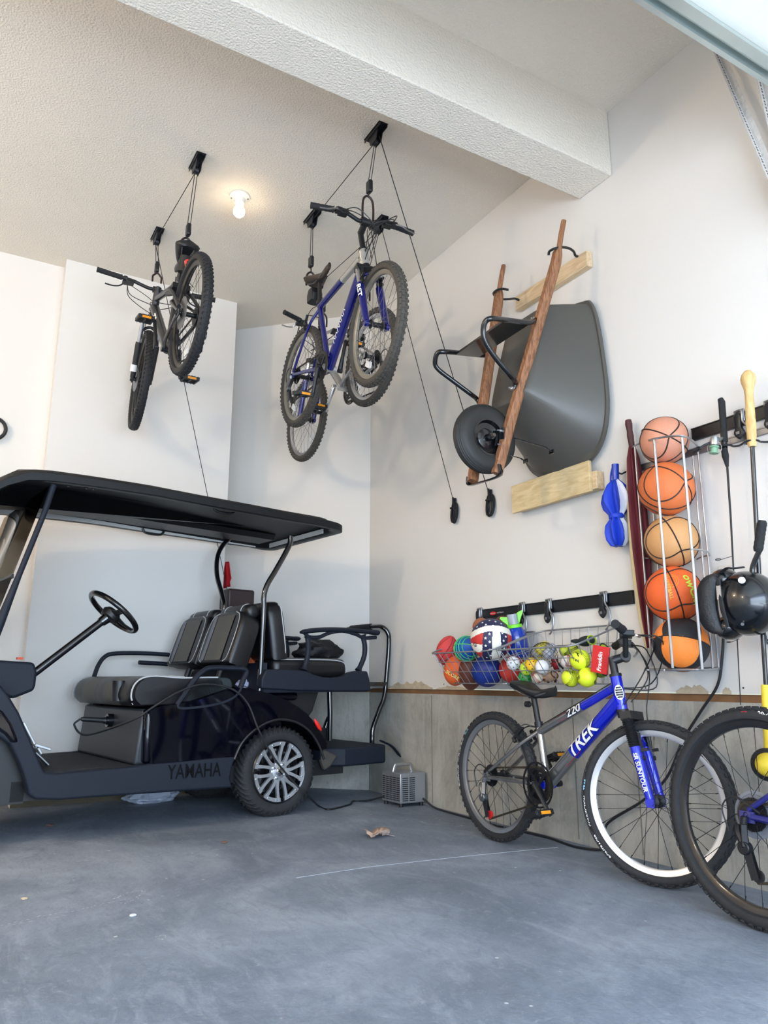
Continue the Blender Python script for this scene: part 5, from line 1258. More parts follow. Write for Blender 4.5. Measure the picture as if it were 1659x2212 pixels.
# ------------------------------------------------------------------ wire baskets
m_wire = mat('grey_coated_wire', (150, 152, 156), .4, .6, var=.1)
def basket(y0, y1, label):
    bk = thing('wire_basket', label, 'basket', (2.55, (y0+y1)/2, .725)); xb, xf = 2.672, 2.36; zb_, zf_ = 1.0, .895; bx0, bx1 = 2.65, 2.475; bz = .735
    T = {'bl': V((xb, y1, zb_)), 'br': V((xb, y0, zb_)), 'fr': V((xf, y0, zf_)), 'fl': V((xf, y1, zf_))}
    Bq = {'bl': V((bx0, y1-.04, bz)), 'br': V((bx0, y0+.04, bz)), 'fr': V((bx1, y0+.04, bz)), 'fl': V((bx1, y1-.04, bz))}
    def rounded(q, r): 
        out = []
        L = [q['bl'], q['br'], q['fr'], q['fl']]
        for i in range(4):
            p = L[i]; a = (L[i-1]-p).normalized()*r; b = (L[(i+1) % 4]-p).normalized()*r
            for k in range(5): t = k/4; out.append((p+a)*(1-t)**2+p*2*t*(1-t)+(p+b)*t*t)
        return out
    d = MB(); d.tube(rounded(T, .05), .0042, 8, closed=True); wpart(d, 'rim_wire', m_wire, bk)
    for f_ in (.3, .62, 1):
        d = MB(); q = {k: T[k].lerp(Bq[k], f_) for k in T}; d.tube(rounded(q, .045), .0020 if f_ < 1 else .003, 6, closed=True); wpart(d, 'hoop_wire', m_wire, bk)
    n = 9
    for k in range(n):
        t = (k+.5)/n; d = MB(); y_ = lambda p, q: p.lerp(q, t)
        d.tube([y_(T['fl'], T['fr']), y_(Bq['fl'], Bq['fr']), y_(Bq['bl'], Bq['br']), y_(T['bl'], T['br'])], .0021, 6); wpart(d, 'cross_wire', m_wire, bk)
    for k in range(5):
        t = (k+.5)/5; d = MB(); d.tube([T['fl'].lerp(T['bl'], t), Bq['fl'].lerp(Bq['bl'], t), Bq['fr'].lerp(Bq['br'], t), T['fr'].lerp(T['br'], t)], .0021, 6); wpart(d, 'long_wire', m_wire, bk)
    return bk
basket(3.01, 3.565, 'left wire basket on the wall full of footballs and large balls')
basket(2.44, 2.985, 'right wire basket on the wall holding softballs, practice balls and gloves')

# ------------------------------------------------------------------ ball shapes
def nmat(name, c, **k): return mat(name, c, k.pop('rough', .55), **k)
def seam_tubes(d, c, r, R3, w=.003, basket=True):
    g = lambda f: [c+R3 @ (f(2*PI*k/64)*(r+.0002)) for k in range(64)]
    d.tube(g(lambda a: V((math.cos(a), math.sin(a), 0))), w, 6, closed=True)
    d.tube(g(lambda a: V((0, math.cos(a), math.sin(a)))), w, 6, closed=True)
    if basket:
        for sg in (-1, 1):
            def f(a):
                v = V((sg*(.52+.26*math.cos(2*a)), 0, 0)); q = math.sqrt(1-v.x**2); return V((v.x, q*math.cos(a), q*math.sin(a)))
            d.tube(g(f), w, 6, closed=True)
def ball(name, label, cat_, c, r, m, group=None, rx=None, R3=None, fn=None):
    b_ = thing(name, label, cat_, (c.x, c.y, c.z-r), group=group); d = MB(); d.sph(c, r, 48, 28, R3, fn); o = wpart(d, name+'_body' if False else 'cover', m, b_); return b_, o
def eul(a, b, c): return Matrix.Rotation(c, 3, 'Z') @ Matrix.Rotation(b, 3, 'Y') @ Matrix.Rotation(a, 3, 'X')
m_seam = mat('black_seam', (40, 24, 20), .6)
BB = [((1435, 952), .101, 2.575, (205, 140, 112), 'faded salmon basketball', 'topmost in the tall wire ball rack', (.5, .2, .3)),
      ((1439, 1056), .1135, 2.565, (214, 112, 58), 'worn orange basketball with embossed lettering', 'second from the top of the wire ball rack', (.7, .5, .9)),
      ((1450, 1170), .108, 2.575, (204, 150, 96), 'tan basketball', 'third from the top in the wire ball rack', (1.2, .1, .8)),
      ((1455, 1283), .1125, 2.555, (230, 98, 38), 'bright orange basketball with yellow-green lettering', 'fourth in the wire ball rack', (1.3, .15, .75))]
for (px, py), r, x, col, nm, pos, e_ in BB:
    c = W(px, py, 0, x); bo, o = ball('basketball', f'{nm}, {pos}', 'ball', c, r, mat('ball_leather_'+str(py), col, .6, var=.1, scale=18, bump=.25, bscale=420), 'basketballs in the wire rack')
    d = MB(); seam_tubes(d, c, r, eul(*e_)); wpart(d, 'seam', m_seam, bo)
    if py == 1283:
        cdir = (V((0, 0, H))-c).normalized(); s_ = cdir.cross(V((0, 0, 1))).normalized(); uu = s_.cross(cdir); rt = Matrix.Rotation(math.radians(-78), 3, cdir)
        def onb(u, v, cx0, cy0, ang):
            ca, sa = math.cos(ang), math.sin(ang); a = cx0+u*ca-v*sa; b2 = cy0+u*sa+v*ca; L = math.hypot(a, b2)+1e-9; th_ = L/r
            return c+(cdir*math.cos(th_)+(-s_*a+uu*b2)*(math.sin(th_)/L))*(r+.0012)
        yl = mat('lime_lettering', (190, 215, 60), .5)
        wpart(text_mb('owCity', .050, lambda u, v: onb(u, v, .052, .085, math.radians(-72)), shear=.2, off=.0012), 'lettering', yl, bo)
        wpart(text_mb('BASKETBALL', .019, lambda u, v: onb(u, v, -.028, .085, math.radians(-78)), off=.0006), 'lettering', mat('gold_lettering', (222, 170, 60), .5), bo)
        for rr_ in (.020, .028): d = MB(); d.tube([onb(rr_*math.cos(a), rr_*math.sin(a), -.005, .055, 0) for a in [2*PI*k/32 for k in range(32)]], .0008, 5, closed=True); wpart(d, 'printed_ring', mat('gold_lettering', (222, 170, 60), .5), bo)
# two-colour ball at the bottom
c = W(1471, 1392, 0, 2.555); r = .1065; R3 = eul(.15, .25, .7)
bo = thing('basketball', 'black and orange basketball, lowest in the wire ball rack', 'ball', (c.x, c.y, c.z-r), group='basketballs in the wire rack')
d = MB(); d.sph(c, r, 128, 72, None); R3i = R3.transposed(); mi = []
for f in d.f:
    p = sum((d.v[i] for i in f), V())/len(f)-c; p = (R3i @ p).normalized(); q = .52+.26*((p.y**2-p.z**2)/max(1e-6, p.y**2+p.z**2))
    k = (p.z > 0) ^ (p.x > 0) ^ (abs(p.x) > q); mi.append(1 if k else 0)
d.m = mi; wpart(d, 'cover', [mat('black_ball_panel', (34, 34, 38), .6, bump=.2, bscale=420), mat('orange_ball_panel', (244, 136, 52), .6, bump=.2, bscale=420)], bo)
d = MB(); seam_tubes(d, c, r, R3, .0016); wpart(d, 'seam', m_blk, bo)

# tall rack
rk = thing('ball_rack', 'tall narrow silver wire rack on the wall holding five basketballs', 'rack', (2.6, 2.1, .79))
m_rw = mat('silver_rack_wire', (176, 178, 182), .3, .85, var=.1)
def rod(pts, name, r=.0042, n=6): d = MB(); q = [W(x, y, 0, dd_) for x, y, dd_ in pts]; d.tube(cat(q, 6) if n else q, r, 8); wpart(d, name, m_rw, rk)
rod([(1362, 975, 2.68), (1368, 965, 2.63), (1385, 956, 2.55), (1413, 948, 2.44), (1445, 943, 2.40), (1473, 942, 2.40), (1492, 949, 2.46), (1505, 962, 2.58), (1508, 972, 2.68)], 'top_ring')
rod([(1382, 1205, 2.68), (1400, 1206, 2.60)], 'middle_ring', .003); rod([(1494, 1187, 2.40), (1515, 1188, 2.5), (1530, 1193, 2.62), (1533, 1200, 2.68)], 'middle_ring', .0035); rod([(1533, 1200, 2.68), (1520, 1202, 2.68), (1505, 1208, 2.68)], 'middle_ring', .003)
rod([(1393, 1447, 2.68), (1425, 1447, 2.55), (1452, 1447, 2.42), (1485, 1447, 2.40), (1515, 1447, 2.42), (1535, 1446, 2.55), (1555, 1444, 2.68)], 'bottom_ring', .0045)
rod([(1393, 1446, 2.68), (1555, 1443, 2.68)], 'bottom_ring', .0045)
for x0_, y0_, x1_, y1_, d0, rr_ in ((1364, 968, 1402, 1444, 2.67, .0035), (1371, 964, 1408, 1440, 2.62, .0045), (1413, 950, 1453, 1443, 2.425, .0055), (1473, 942, 1517, 1446, 2.405, .0055), (1497, 985, 1540, 1446, 2.64, .004), (1508, 975, 1553, 1444, 2.675, .004), (1405, 1040, 1440, 1446, 2.685, .003), (1420, 1000, 1455, 1446, 2.685, .003)):
    rod([(x0_, y0_, d0), (x1_, y1_, d0)], 'upright', rr_, 0)
for k in range(4): t = k/3; rod([(1410+105*t-10, 1447, 2.42), (1420+115*t, 1446, 2.68)], 'base_wire', .003, 0)
# ------------------------------------------------------------------ contents of the left basket
def ell(name, label, cat_, px, py, x, ax3, R3, m, group=None):
    c = W(px, py, 0, x); b_ = thing(name, label, cat_, (c.x, c.y, c.z-min(ax3)), group=group)
    d = MB(); d.sph(c, ax3, 40, 24, R3, (lambda p, d_: V((p.x*1, p.y*(1-.22*abs(d_.x)**2.2), p.z*(1-.22*abs(d_.x)**2.2)))) if ax3[0] > ax3[1]*1.15 else None); o = wpart(d, 'cover', m, b_)
    return b_, c
def laces(b_, c, R3, L, r, m, n=5):
    d = MB(); d.tube([c+R3 @ V((L*(k/8-.5), 0, r*1.0)) for k in range(9)], .0022, 6)
    for k in range(n): x = L*((k+.5)/n-.5); d.tube([c+R3 @ V((x, -.012, r*.99)), c+R3 @ V((x, 0, r*1.01)), c+R3 @ V((x, .012, r*.99))], .0022, 6)
    wpart(d, 'lace', m, b_)
E1_ = eul(0, -1.25, .4)
b_, c = ell('foam_football', 'faded red foam football sticking out at the left end of the left basket', 'ball', 966, 1405, 2.50, (.090, .062, .062), eul(.3, 1.05, 1.6), mat('red_foam', (206, 66, 66), .7, bump=.3, bscale=60))
R_ = eul(.3, 1.05, 1.6)
d = MB()
for k in range(6):
    a = 2*PI*k/6; d.tube([c+R_ @ V((.088*math.sin(t), .0615*math.cos(t)*math.cos(a+t*.5)*(1-.22*abs(math.sin(t))**2.2), .0615*math.cos(t)*math.sin(a+t*.5)*(1-.22*abs(math.sin(t))**2.2))) for t in [(-1.4+2.8*j/16) for j in range(17)]], .0025, 6)
wpart(d, 'groove', mat('dark_red_groove', (150, 38, 42), .8), b_)
b_, c = ell('foam_football', 'orange football with yellow lettering low in the left basket', 'ball', 985, 1449, 2.50, (.095, .070, .070), eul(.2, .9, 1.2), mat('orange_foam', (226, 98, 44), .65))
tv = (V((0, 0, H))-c).normalized(); s_ = tv.cross(V((0, 0, 1))).normalized(); uu = s_.cross(tv)
wpart(text_mb('SCORE', .026, lambda u, v: c+tv*(.076-.6*(abs(u-.04))**1.6)+(-s_*(u-.045)*math.cos(-.55)+uu*(u-.045)*math.sin(-.55))+(uu*math.cos(-.55)+s_*math.sin(-.55))*(v-.03), off=.0006), 'lettering', mat('yellow_print', (206, 180, 70), .5), b_)
ell('football', 'dark brown football between the orange and dark blue balls, left basket', 'ball', 1017, 1452, 2.53, (.105, .068, .068), eul(.2, 1.15, 1.0), mat('brown_leather', (98, 52, 38), .6))
b_, c = ell('striped_football', 'blue football with green stripes in the left basket', 'ball', 1008, 1401, 2.47, (.098, .066, .066), eul(0, .12, 1.35), mat('blue_rubber', (20, 84, 176), .5))
R_ = eul(0, .12, 1.35); mg = mat('green_stripe', (72, 196, 108), .5); d = MB()
for t in (-.62, -.35, -.1, .12, .34, .72): xx = math.sin(t)*.098; q = .066*math.cos(t)*(1-.22*abs(math.sin(t))**2.2)+.0006; d.tube([c+R_ @ V((xx, q*math.cos(a), q*math.sin(a))) for a in [2*PI*k/32 for k in range(32)]], .0028, 6, closed=True)
for a in (.3, 2.4, 4.5): d.tube([c+R_ @ V((.098*math.sin(t), .0665*math.cos(t)*math.cos(a)*(1-.22*abs(math.sin(t))**2.2), .0665*math.cos(t)*math.sin(a)*(1-.22*abs(math.sin(t))**2.2))) for t in [(-1.5+3*j/16) for j in range(17)]], .003, 6)
wpart(d, 'stripe', mg, b_)
ell('kickball', 'large dark blue ball under the volleyball in the left basket', 'ball', 1052, 1450, 2.515, (.100, .082, .082), eul(0, .2, 1.3), mat('navy_rubber', (16, 44, 124), .5))
ell('playground_ball', 'red rubber ball at the right end of the left basket', 'ball', 1108, 1446, 2.57, (.072, .072, .072), None, mat('red_rubber', (196, 56, 44), .55))
ell('brown_ball', 'brown ball peeking out behind the volleyball, left basket', 'ball', 1040, 1354, 2.62, (.05, .05, .05), None, mat('brown_ball_rubber', (164, 96, 66), .6))
ell('football', 'brown football behind the volleyball beside the green-finned bottle', 'ball', 1087, 1347, 2.61, (.06, .042, .042), eul(0, -.2, 1.5), mat('brown_leather', (98, 52, 38), .6))
# volleyball
c = W(1061, 1381, 0, 2.44); r = .106
vb = thing('volleyball', 'stars and stripes volleyball on top of the left basket', 'ball', (c.x, c.y, c.z-r))
tv = (V((0, 0, H))-c).normalized(); s_ = V((0, 0, 1)).cross(tv).normalized(); uu = tv.cross(s_)   # s_ right of viewer, uu up
d = MB(); d.sph(c, r, 160, 96); mi = []
mw, mr_, mn = mat('cream_leather', (232, 226, 212), .5), mat('red_leather', (190, 48, 44), .5), mat('navy_leather', (36, 38, 72), .5)
for f in d.f:
    p = sum((d.v[i] for i in f), V())/len(f)-c; p.normalize(); X, Y, Z = p.dot(s_), p.dot(uu), p.dot(tv)
    arch = -.30*X*X+.06*X
    if Y > .66+arch: v = 2 if Z > -.5 else 0
    elif Y > .38+arch: v = 0
    elif X < -.40+.06*Y: v = 1 if Y > -.22-.15*X-.1 else (0 if Y > -.60 else 1)
    elif X < .05+.06*Y: v = 2
    elif X < .46-.02*Y-.10*Y*Y: v = 0
    elif X < .78-.15*Y*Y: v = 2
    else: v = 1
    mi.append(v)
d.m = mi; wpart(d, 'cover', [mw, mr_, mn], vb)
def star(u, v, s):
    pts = []
    for k in range(10):
        a = PI/2+2*PI*k/10; q = s if k % 2 == 0 else s*.42; uu_, vv_ = u+q*math.cos(a), v+q*math.sin(a); L = math.hypot(uu_, vv_)+1e-9; t = L/r; pts.append(c+(tv*math.cos(t)+(s_*uu_+uu*vv_)*(math.sin(t)/L))*(r+.0012))
    return pts
for sx_, sy_ in ((895, 565), (950, 615), (895, 665), (950, 715), (905, 822), (960, 795), (950, 510), (1120, 500), (1165, 545), (1135, 600), (1175, 660), (1140, 700), (955, 328), (860, 355), (785, 412), (1035, 345), (1110, 372), (905, 385)):
    u, v = (sx_-970)/285, (580-sy_)/285; q_ = min(.97, math.hypot(u, v)); k_ = math.asin(q_)/max(q_, 1e-6)*r; u, v = u*k_, v*k_
    e_ = MB(); p_ = star(u, v, .0085); e_.add(p_, [tuple(range(10))]); wpart(e_, 'printed_star', m_white, vb)
def onv(u, v):
    L = math.hypot(u, v)+1e-9; t = L/r; return c+(tv*math.cos(t)+(s_*u+uu*v)*(math.sin(t)/L))*(r+.001)
wpart(text_mb('G', .034, lambda u, v: onv(u-.108, v-.030), off=.0012), 'lettering', m_blk, vb)
# blue water-rocket bottle with green fins
cb = W(1116, 1385, 0, 2.60); tp = W(1107, 1336, 0, 2.58)
bt = thing('squeeze_bottle', 'blue bottle with lime green fins and grey neck standing in the left basket', 'bottle', (cb.x, cb.y, cb.z-.09)); axb = (tp-cb).normalized()
d = MB(); d.lathe([(0, -.09), (.045, -.085), (.056, -.05), (.056, .02), (.050, .05), (.036, .07), (.034, .075), (0, .075)], cb, axb, 36); wpart(d, 'bottle_body', mat('blue_gloss_plastic', (18, 62, 168), .2, coat=.5), bt)
d = MB(); d.lathe([(.03, .068), (.042, .07), (.043, .085), (.03, .088)], cb, axb, 36, closed=True); wpart(d, 'collar', mat('lime_plastic', (122, 226, 44), .4), bt)
d = MB(); d.lathe([(0, .08), (.026, .08), (.028, .14), (.024, .142), (0, .135)], cb, axb, 28); wpart(d, 'neck', mat('grey_translucent_plastic', (158, 164, 174), .35), bt)
sd_ = axb.cross(V((-.6, -.8, 0))).normalized()
for sg in (-1, 1):
    d = MB(); d.prism([(.026, .082), (.050, .128), (.060, .150), (.054, .155), (.027, .145)] if sg > 0 else [(.026, .082), (.055, .112), (.068, .128), (.06, .136), (.027, .13)], -.006, .006, lambda u, v, w: cb+sd_*(sg*u)+axb*v+axb.cross(sd_)*w); wpart(d, 'fin', mat('lime_plastic', (122, 226, 44), .4), bt, bevel=.002)

# ------------------------------------------------------------------ contents of the right basket
def wiffle(px, py, x, rpx, col, label, holes=True):
    c = W(px, py, 0, x); r = rpx*(c-V((0, 0, H))).length/F*.93
    b_ = thing('practice_ball', label, 'ball', (c.x, c.y, c.z-r)); d = MB(); d.sph(c, r, 32, 20); wpart(d, 'shell', mat('ball_plastic_%d_%d_%d' % col, col, .45, var=.03), b_)
    if holes:
        d = MB()
        for k in range(26):
            z = 1-2*(k+.5)/26; q = math.sqrt(1-z*z); a = 2.39996*k; n_ = V((q*math.cos(a), q*math.sin(a), z)); u = n_.orthogonal().normalized(); w = n_.cross(u)
            d.add([c+n_*(r+.0006)*.998+(u*math.cos(t)+w*math.sin(t))*r*.10 for t in [2*PI*j/12 for j in range(12)]], [tuple(range(12))])
        wpart(d, 'hole', mat('hole_shade_%d' % col[0], tuple(int(v*.35) for v in col), .8), b_)
    return b_, c, r
def stitch(b_, c, r, R3, m, w=.0009):
    d = MB(); pts = []
    for k in range(72):
        a = 2*PI*k/72; z = .62*math.cos(2*a); # tennis-like seam
        q = math.sqrt(1-z*z); pts.append(c+R3 @ (V((q*math.cos(a+.25*math.sin(2*a)), q*math.sin(a+.25*math.sin(2*a)), z))*(r+.0003)))
    for k in range(72):
        t = (pts[(k+1) % 72]-pts[k-1]).normalized(); n_ = (pts[k]-c).normalized(); s2 = t.cross(n_)
        for sg in (-1, 1): d.tube([pts[k]+s2*sg*.0008, pts[k]+s2*sg*.0055+t*.003], w, 4)
    wpart(d, 'stitching', m, b_)
wiffle(1109, 1433, 2.46, 15.5, (228, 228, 230), 'white plastic practice ball with holes at the left of the right basket')
wiffle(1137, 1444, 2.47, 15, (196, 230, 60), 'lime plastic practice ball with holes in the right basket')
wiffle(1149, 1436, 2.455, 16, (236, 186, 40), 'golden yellow plastic practice ball with holes in the right basket')
wiffle(1134, 1464, 2.50, 16, (52, 142, 66), 'green plastic practice ball with holes, bottom of the right basket')
wiffle(1171, 1440, 2.46, 15.5, (238, 238, 238), 'smooth white ball right of the golden yellow practice ball', False)
b_, c, r = wiffle(1160, 1463, 2.49, 13, (218, 208, 188), 'worn cream baseball beside the green practice ball', False); stitch(b_, c, r, eul(1, 2, 0), mat('red_stitch', (170, 60, 56), .6))
b_, c, r = wiffle(1226, 1430, 2.49, 14.5, (232, 226, 224), 'white baseball beside the topmost yellow softball', False); stitch(b_, c, r, eul(.4, .9, 0), mat('red_stitch', (170, 60, 56), .6))
m_st = mat('dark_stitch', (92, 96, 30), .6)
for px, py, x, rp, lb, e_ in ((1253, 1425, 2.44, 22.5, 'yellow softball on top of two others, printed black', (.3, .2, .5)), (1233, 1464, 2.47, 20, 'yellow softball at bottom left of the softball trio', (1.2, .6, .4)), (1268, 1463, 2.45, 21.5, 'yellow softball at bottom right of the softball trio', (.6, 1.1, 1.4)), (1220, 1407, 2.57, 12, 'half hidden yellow-green softball behind the white baseball', (1, 1, 1)), (1239, 1404, 2.60, 12, 'half hidden yellow-green softball behind the topmost softball', (2, 1, 1))):
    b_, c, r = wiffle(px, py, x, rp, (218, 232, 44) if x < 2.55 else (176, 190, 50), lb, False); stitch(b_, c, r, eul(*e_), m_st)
    if px in (1253, 1233):
        tv = (V((0, 0, H))-c).normalized(); s_ = V((0, 0, 1)).cross(tv).normalized(); uu = tv.cross(s_)
        def ons(u, v): 
            u, v = u*.9-v*.35, u*.35*-1+v*.9; L = math.hypot(u, v)+1e-9; t = L/r; return c+(tv*math.cos(t)+(s_*u+uu*v)*(math.sin(t)/L))*(r+.0008)
        wpart(text_mb('T', .03, lambda u, v: ons(u-.012, v+.026), off=.0012, sx=1.3) if px == 1253 else text_mb('TION', .018, lambda u, v: ons(u-.02, v+.036), off=.0006), 'lettering', m_blk, b_)
        if px == 1253: wpart(text_mb('YW', .022, lambda u, v: ons(u-.046, v-.012), off=.0008), 'lettering', m_blk, b_)
# mesh bag of small practice balls
cm_ = W(1172, 1410, 0, 2.49); mb_ = thing('mesh_ball_bag', 'black mesh bag stuffed with grey and yellow practice balls', 'bag', (cm_.x, cm_.y, cm_.z-.05))
random.seed(5); cols = [(150, 152, 160), (186, 176, 60), (160, 162, 170), (196, 184, 70)]
k = 0
for dx, dy, dz in ((0, .035, .0), (-.01, -.0, .015), (0, -.04, -.005), (.03, .015, .03), (.03, -.025, .02), (.0, .02, -.045), (-.01, -.01, -.065)):
    c = cm_+V((dx, dy, dz)); d = MB(); d.sph(c, .027, 20, 12); wpart(d, 'bagged_ball', mat('bag_ball_%d' % (k % 4), cols[k % 4], .6), mb_); k += 1
d = MB(); ctrs = cm_+V((.008, 0, -.012))
for k in range(14):
    for sg in (-1, 1):
        pts = []
        for j in range(17):
            t = PI*j/16; a = 2*PI*k/14+sg*t*1.2; pts.append(ctrs+V((.058*math.sin(t)*math.cos(a), .075*math.sin(t)*math.sin(a), .062*math.cos(t))))
        d.tube(pts, .0008, 4)
wpart(d, 'netting', m_rope, mb_)
# ball gloves
def glove(name, label, px, py, x, sz, R3, m1, m2):
    c = W(px, py, 0, x); g_ = thing(name, label, 'glove', (c.x, c.y, c.z-sz*.5)); d = MB()
    d.sph(c, (sz*.75, sz*.5, sz*.38), 24, 14, R3); wpart(d, 'palm', m1, g_)
    for k in range(4):
        a = -.45+.3*k; d = MB(); p0 = c+R3 @ V((sz*.3*math.cos(a), sz*.5*math.sin(a)*1.2, 0)); p1 = c+R3 @ V((sz*1.15*math.cos(a), sz*1.0*math.sin(a), .1*sz)); d.tube([p0, p0.lerp(p1, .5), p1], [sz*.15, sz*.16, sz*.10], 10); wpart(d, 'finger', m1 if k % 2 else m2, g_)
    d = MB(); p0 = c+R3 @ V((-.2*sz, -sz*.4, 0)); p1 = c+R3 @ V((.5*sz, -sz*.9, .15*sz)); d.tube([p0, p1], [sz*.17, sz*.1], 10); wpart(d, 'thumb', m2, g_)
    d = MB(); d.tube([c+R3 @ V((-.55*sz, sz*.42*math.cos(a), sz*.32*math.sin(a))) for a in [2*PI*k/20 for k in range(20)]], sz*.06, 6, closed=True); wpart(d, 'wrist_band', m2, g_)
glove('batting_glove', 'black and lime batting glove on top of the right basket', 1266, 1385, 2.56, .062, eul(.1, .1, 1.6), mat('black_glove_fabric', (28, 34, 38), .7), mat('lime_fabric', (166, 196, 44), .7))
glove('batting_glove', 'crumpled lime batting glove against the right end of the basket', 1300, 1402, 2.56, .045, eul(.6, .3, 1.2), mat('lime_fabric', (166, 196, 44), .7), mat('black_glove_fabric', (28, 34, 38), .7))
glove('batting_glove', 'red and black batting glove in the middle of the right basket', 1200, 1434, 2.52, .04, eul(.5, .9, .6), mat('red_glove_fabric', (150, 26, 32), .6), mat('black_glove_fabric', (28, 34, 38), .7))
glove('baseball_mitt', 'tan leather mitt at the bottom of the right basket', 1190, 1462, 2.53, .05, eul(.5, .4, 1.6), mat('tan_leather', (188, 150, 120), .6), mat('brown_leather', (98, 52, 38), .6))
glove('batting_glove', 'dark green glove under the red package', 1300, 1456, 2.50, .038, eul(.2, .3, 1.4), mat('olive_glove', (104, 132, 36), .7), mat('black_glove_fabric', (28, 34, 38), .7))
# red package
c = W(1297, 1425, 0, 2.44); pk = thing('red_package', 'red retail card with white lettering at the right end of the basket', 'package', (c.x, c.y, c.z-.05))
R3 = Matrix.Rotation(math.radians(12), 3, 'X') @ Matrix.Rotation(math.radians(20), 3, 'Z'); d = MB(); d.box(c, (.012, .075, .115), R3); wpart(d, 'card', m_red, pk, bevel=.002)
wpart(text_mb('Franklin', .026, lambda u, v: c+R3 @ V((-.0066, .0+v, u-.05)), off=.0006, shear=.2), 'lettering', m_white, pk)

# ------------------------------------------------------------------ umbrellas
def pleated(cpath, radii, n, cols, amp, twist, root, name, ms):
    d = MB(); K = len(cpath)
    N = n*8; rings = []
    for i, (p, r) in enumerate(zip(cpath, radii)):
        rings.append([p+V((r*(1+amp*math.cos(n*2*PI*k/N))*math.cos(2*PI*k/N+twist*i), r*(1+amp*math.cos(n*2*PI*k/N))*math.sin(2*PI*k/N+twist*i), 0)) for k in range(N)])
    for i in range(K-1):
        for k in range(N):
            d.cur = cols[int((k+4)/8) % n]; k2 = (k+1) % N; d.add([rings[i][k], rings[i][k2], rings[i+1][k2], rings[i+1][k]], [(0, 1, 2, 3)])
    d.cur = cols[0]; d.add(rings[-1], [tuple(range(N))]); d.add(rings[0], [tuple(range(N))])
    return wpart(d, name, ms, root, sharp=70)
p0 = W(1329, 1003, 0, 2.63); p1 = W(1334, 1180, 0, 2.63)
um = thing('folding_umbrella', 'blue and white folding umbrella hanging from the steel rail', 'umbrella', (p0.x, p0.y, p1.z))
d = MB(); d.tube([p0, p0.lerp(p1, .2)], [.017, .016], 16); wpart(d, 'umbrella_handle', mat('royal_blue_plastic', (20, 58, 170), .3, coat=.4), um)
ts = [.19, .26, .36, .46, .55, .62, .68, .75, .84, .93, 1.0]; rs = [.012, .034, .050, .054, .046, .028, .026, .040, .044, .040, .026]
ucol = [mat('royal_blue_fabric', (24, 62, 196), .6), mat('white_fabric', (226, 228, 234), .7)]
pleated([p0.lerp(p1, t) for t in ts], rs, 7, [0, 1, 0, 0, 0, 1, 0], .32, .10, um, 'canopy', ucol)
d = MB(); d.torus(p0.lerp(p1, .64), (0, 0, 1), .030, .006, 24, 8, ry=.012); wpart(d, 'tie_band', ucol[0], um)
d = MB(); d.tube(cat([p0+V((-.0, .014, 0)), p0+V((0, .032, -.05)), p0+V((0, .034, -.11)), p0+V((0, .02, -.08))], 5), .003, 6, flat=2); wpart(d, 'wrist_strap', ucol[0], um)
d = MB(); d.tube(cat([V((XW-.006, p0.y-.02, 1.706)), V((XW-.03, p0.y-.02, 1.70)), V((XW-.05, p0.y-.015, 1.69)), V((XW-.075, p0.y-.005, 1.70))], 4), .004, 6); rh_o = d.build('rail_hook', m_blk); tag(rh_o, 'small black hook on the steel rail holding the blue and white umbrella', 'hook')
p0 = W(1357, 908, 0, 2.655); p1 = W(1365, 965, 0, 2.655); p2 = W(1404, 1440, 0, 2.655)
um = thing('long_umbrella', 'closed maroon long umbrella hanging behind the ball rack', 'umbrella', (p1.x, p1.y, p2.z))
d = MB(); d.tube([p0, p0.lerp(p1, .15), p0.lerp(p1, .4), p0.lerp(p1, .6), p0.lerp(p1, .8), p1], [.014, .0165, .013, .0155, .0135, .013], 14); wpart(d, 'umbrella_handle', mat('maroon_grip', (72, 30, 34), .5), um)
mm_ = mat('maroon_fabric', (96, 22, 34), .7, var=.15); ax_ = [p1.lerp(p2, t) for t in (0, .06, .2, .35, .5, .65, .8, .92)]
pleated(ax_, [.012, .024, .032, .036, .036, .032, .024, .01], 7, [0, 0, 1, 0, 0, 0, 0], .28, .1, um, 'canopy', [mm_, mat('cream_fabric', (206, 186, 140), .7)])

# ------------------------------------------------------------------ fishing rod
rd_ = thing('fishing_rod', 'fishing rod with green-spool spinning reel hanging from the black rail', 'fishing rod', W(1600, 1523, 0, 2.62))
q = lambda x, y, d_=2.62: W(x, y, 0, d_)
d = MB(); d.tube([q(1556, 862), q(1559, 868), q(1563, 925), q(1566, 955)], [.011, .0135, .013, .012], 14); wpart(d, 'rear_grip', m_grip, rd_)
d = MB(); d.tube([q(1563, 935), q(1565, 970)], .0125, 12); wpart(d, 'reel_seat', m_blkg, rd_)
d = MB(); d.tube([q(1564, 968), q(1567, 985), q(1571, 1008)], [.012, .0135, .006], 14); wpart(d, 'fore_grip', m_grip, rd_)
d = MB(); d.tube([q(1571, 1008), q(1578, 1110), q(1586, 1260), q(1600, 1523)], [.0045, .004, .003, .0016], 8); wpart(d, 'rod_blank', m_blk, rd_)
for x, y, s_ in ((1578, 1206, 1), (1592, 1385, .7)):
    a = q(x+5, y-5); d = MB(); e_ = a+V((-.03*s_, .03*s_, -.012)); d.tube([a, e_], .0012, 6); d.torus(e_+V((-.008*s_, .008*s_, 0)), (0.1, .1, 1), .010*s_, .0016, 20, 6); wpart(d, 'line_guide', m_blk, rd_)
rc = q(1543, 962, 2.56); ax_ = V((.1, -.1, 1)).normalized(); d = MB(); d.lathe([(0, .035), (.016, .033), (.019, .02), (.016, .0), (.008, -.004)], rc, ax_, 24); d.tube([rc+V((0, 0, .01)), q(1563, 945)], .007, 8); ro = wpart(d, 'reel', mat('silver_reel', (168, 172, 172), .3, .8), rd_)
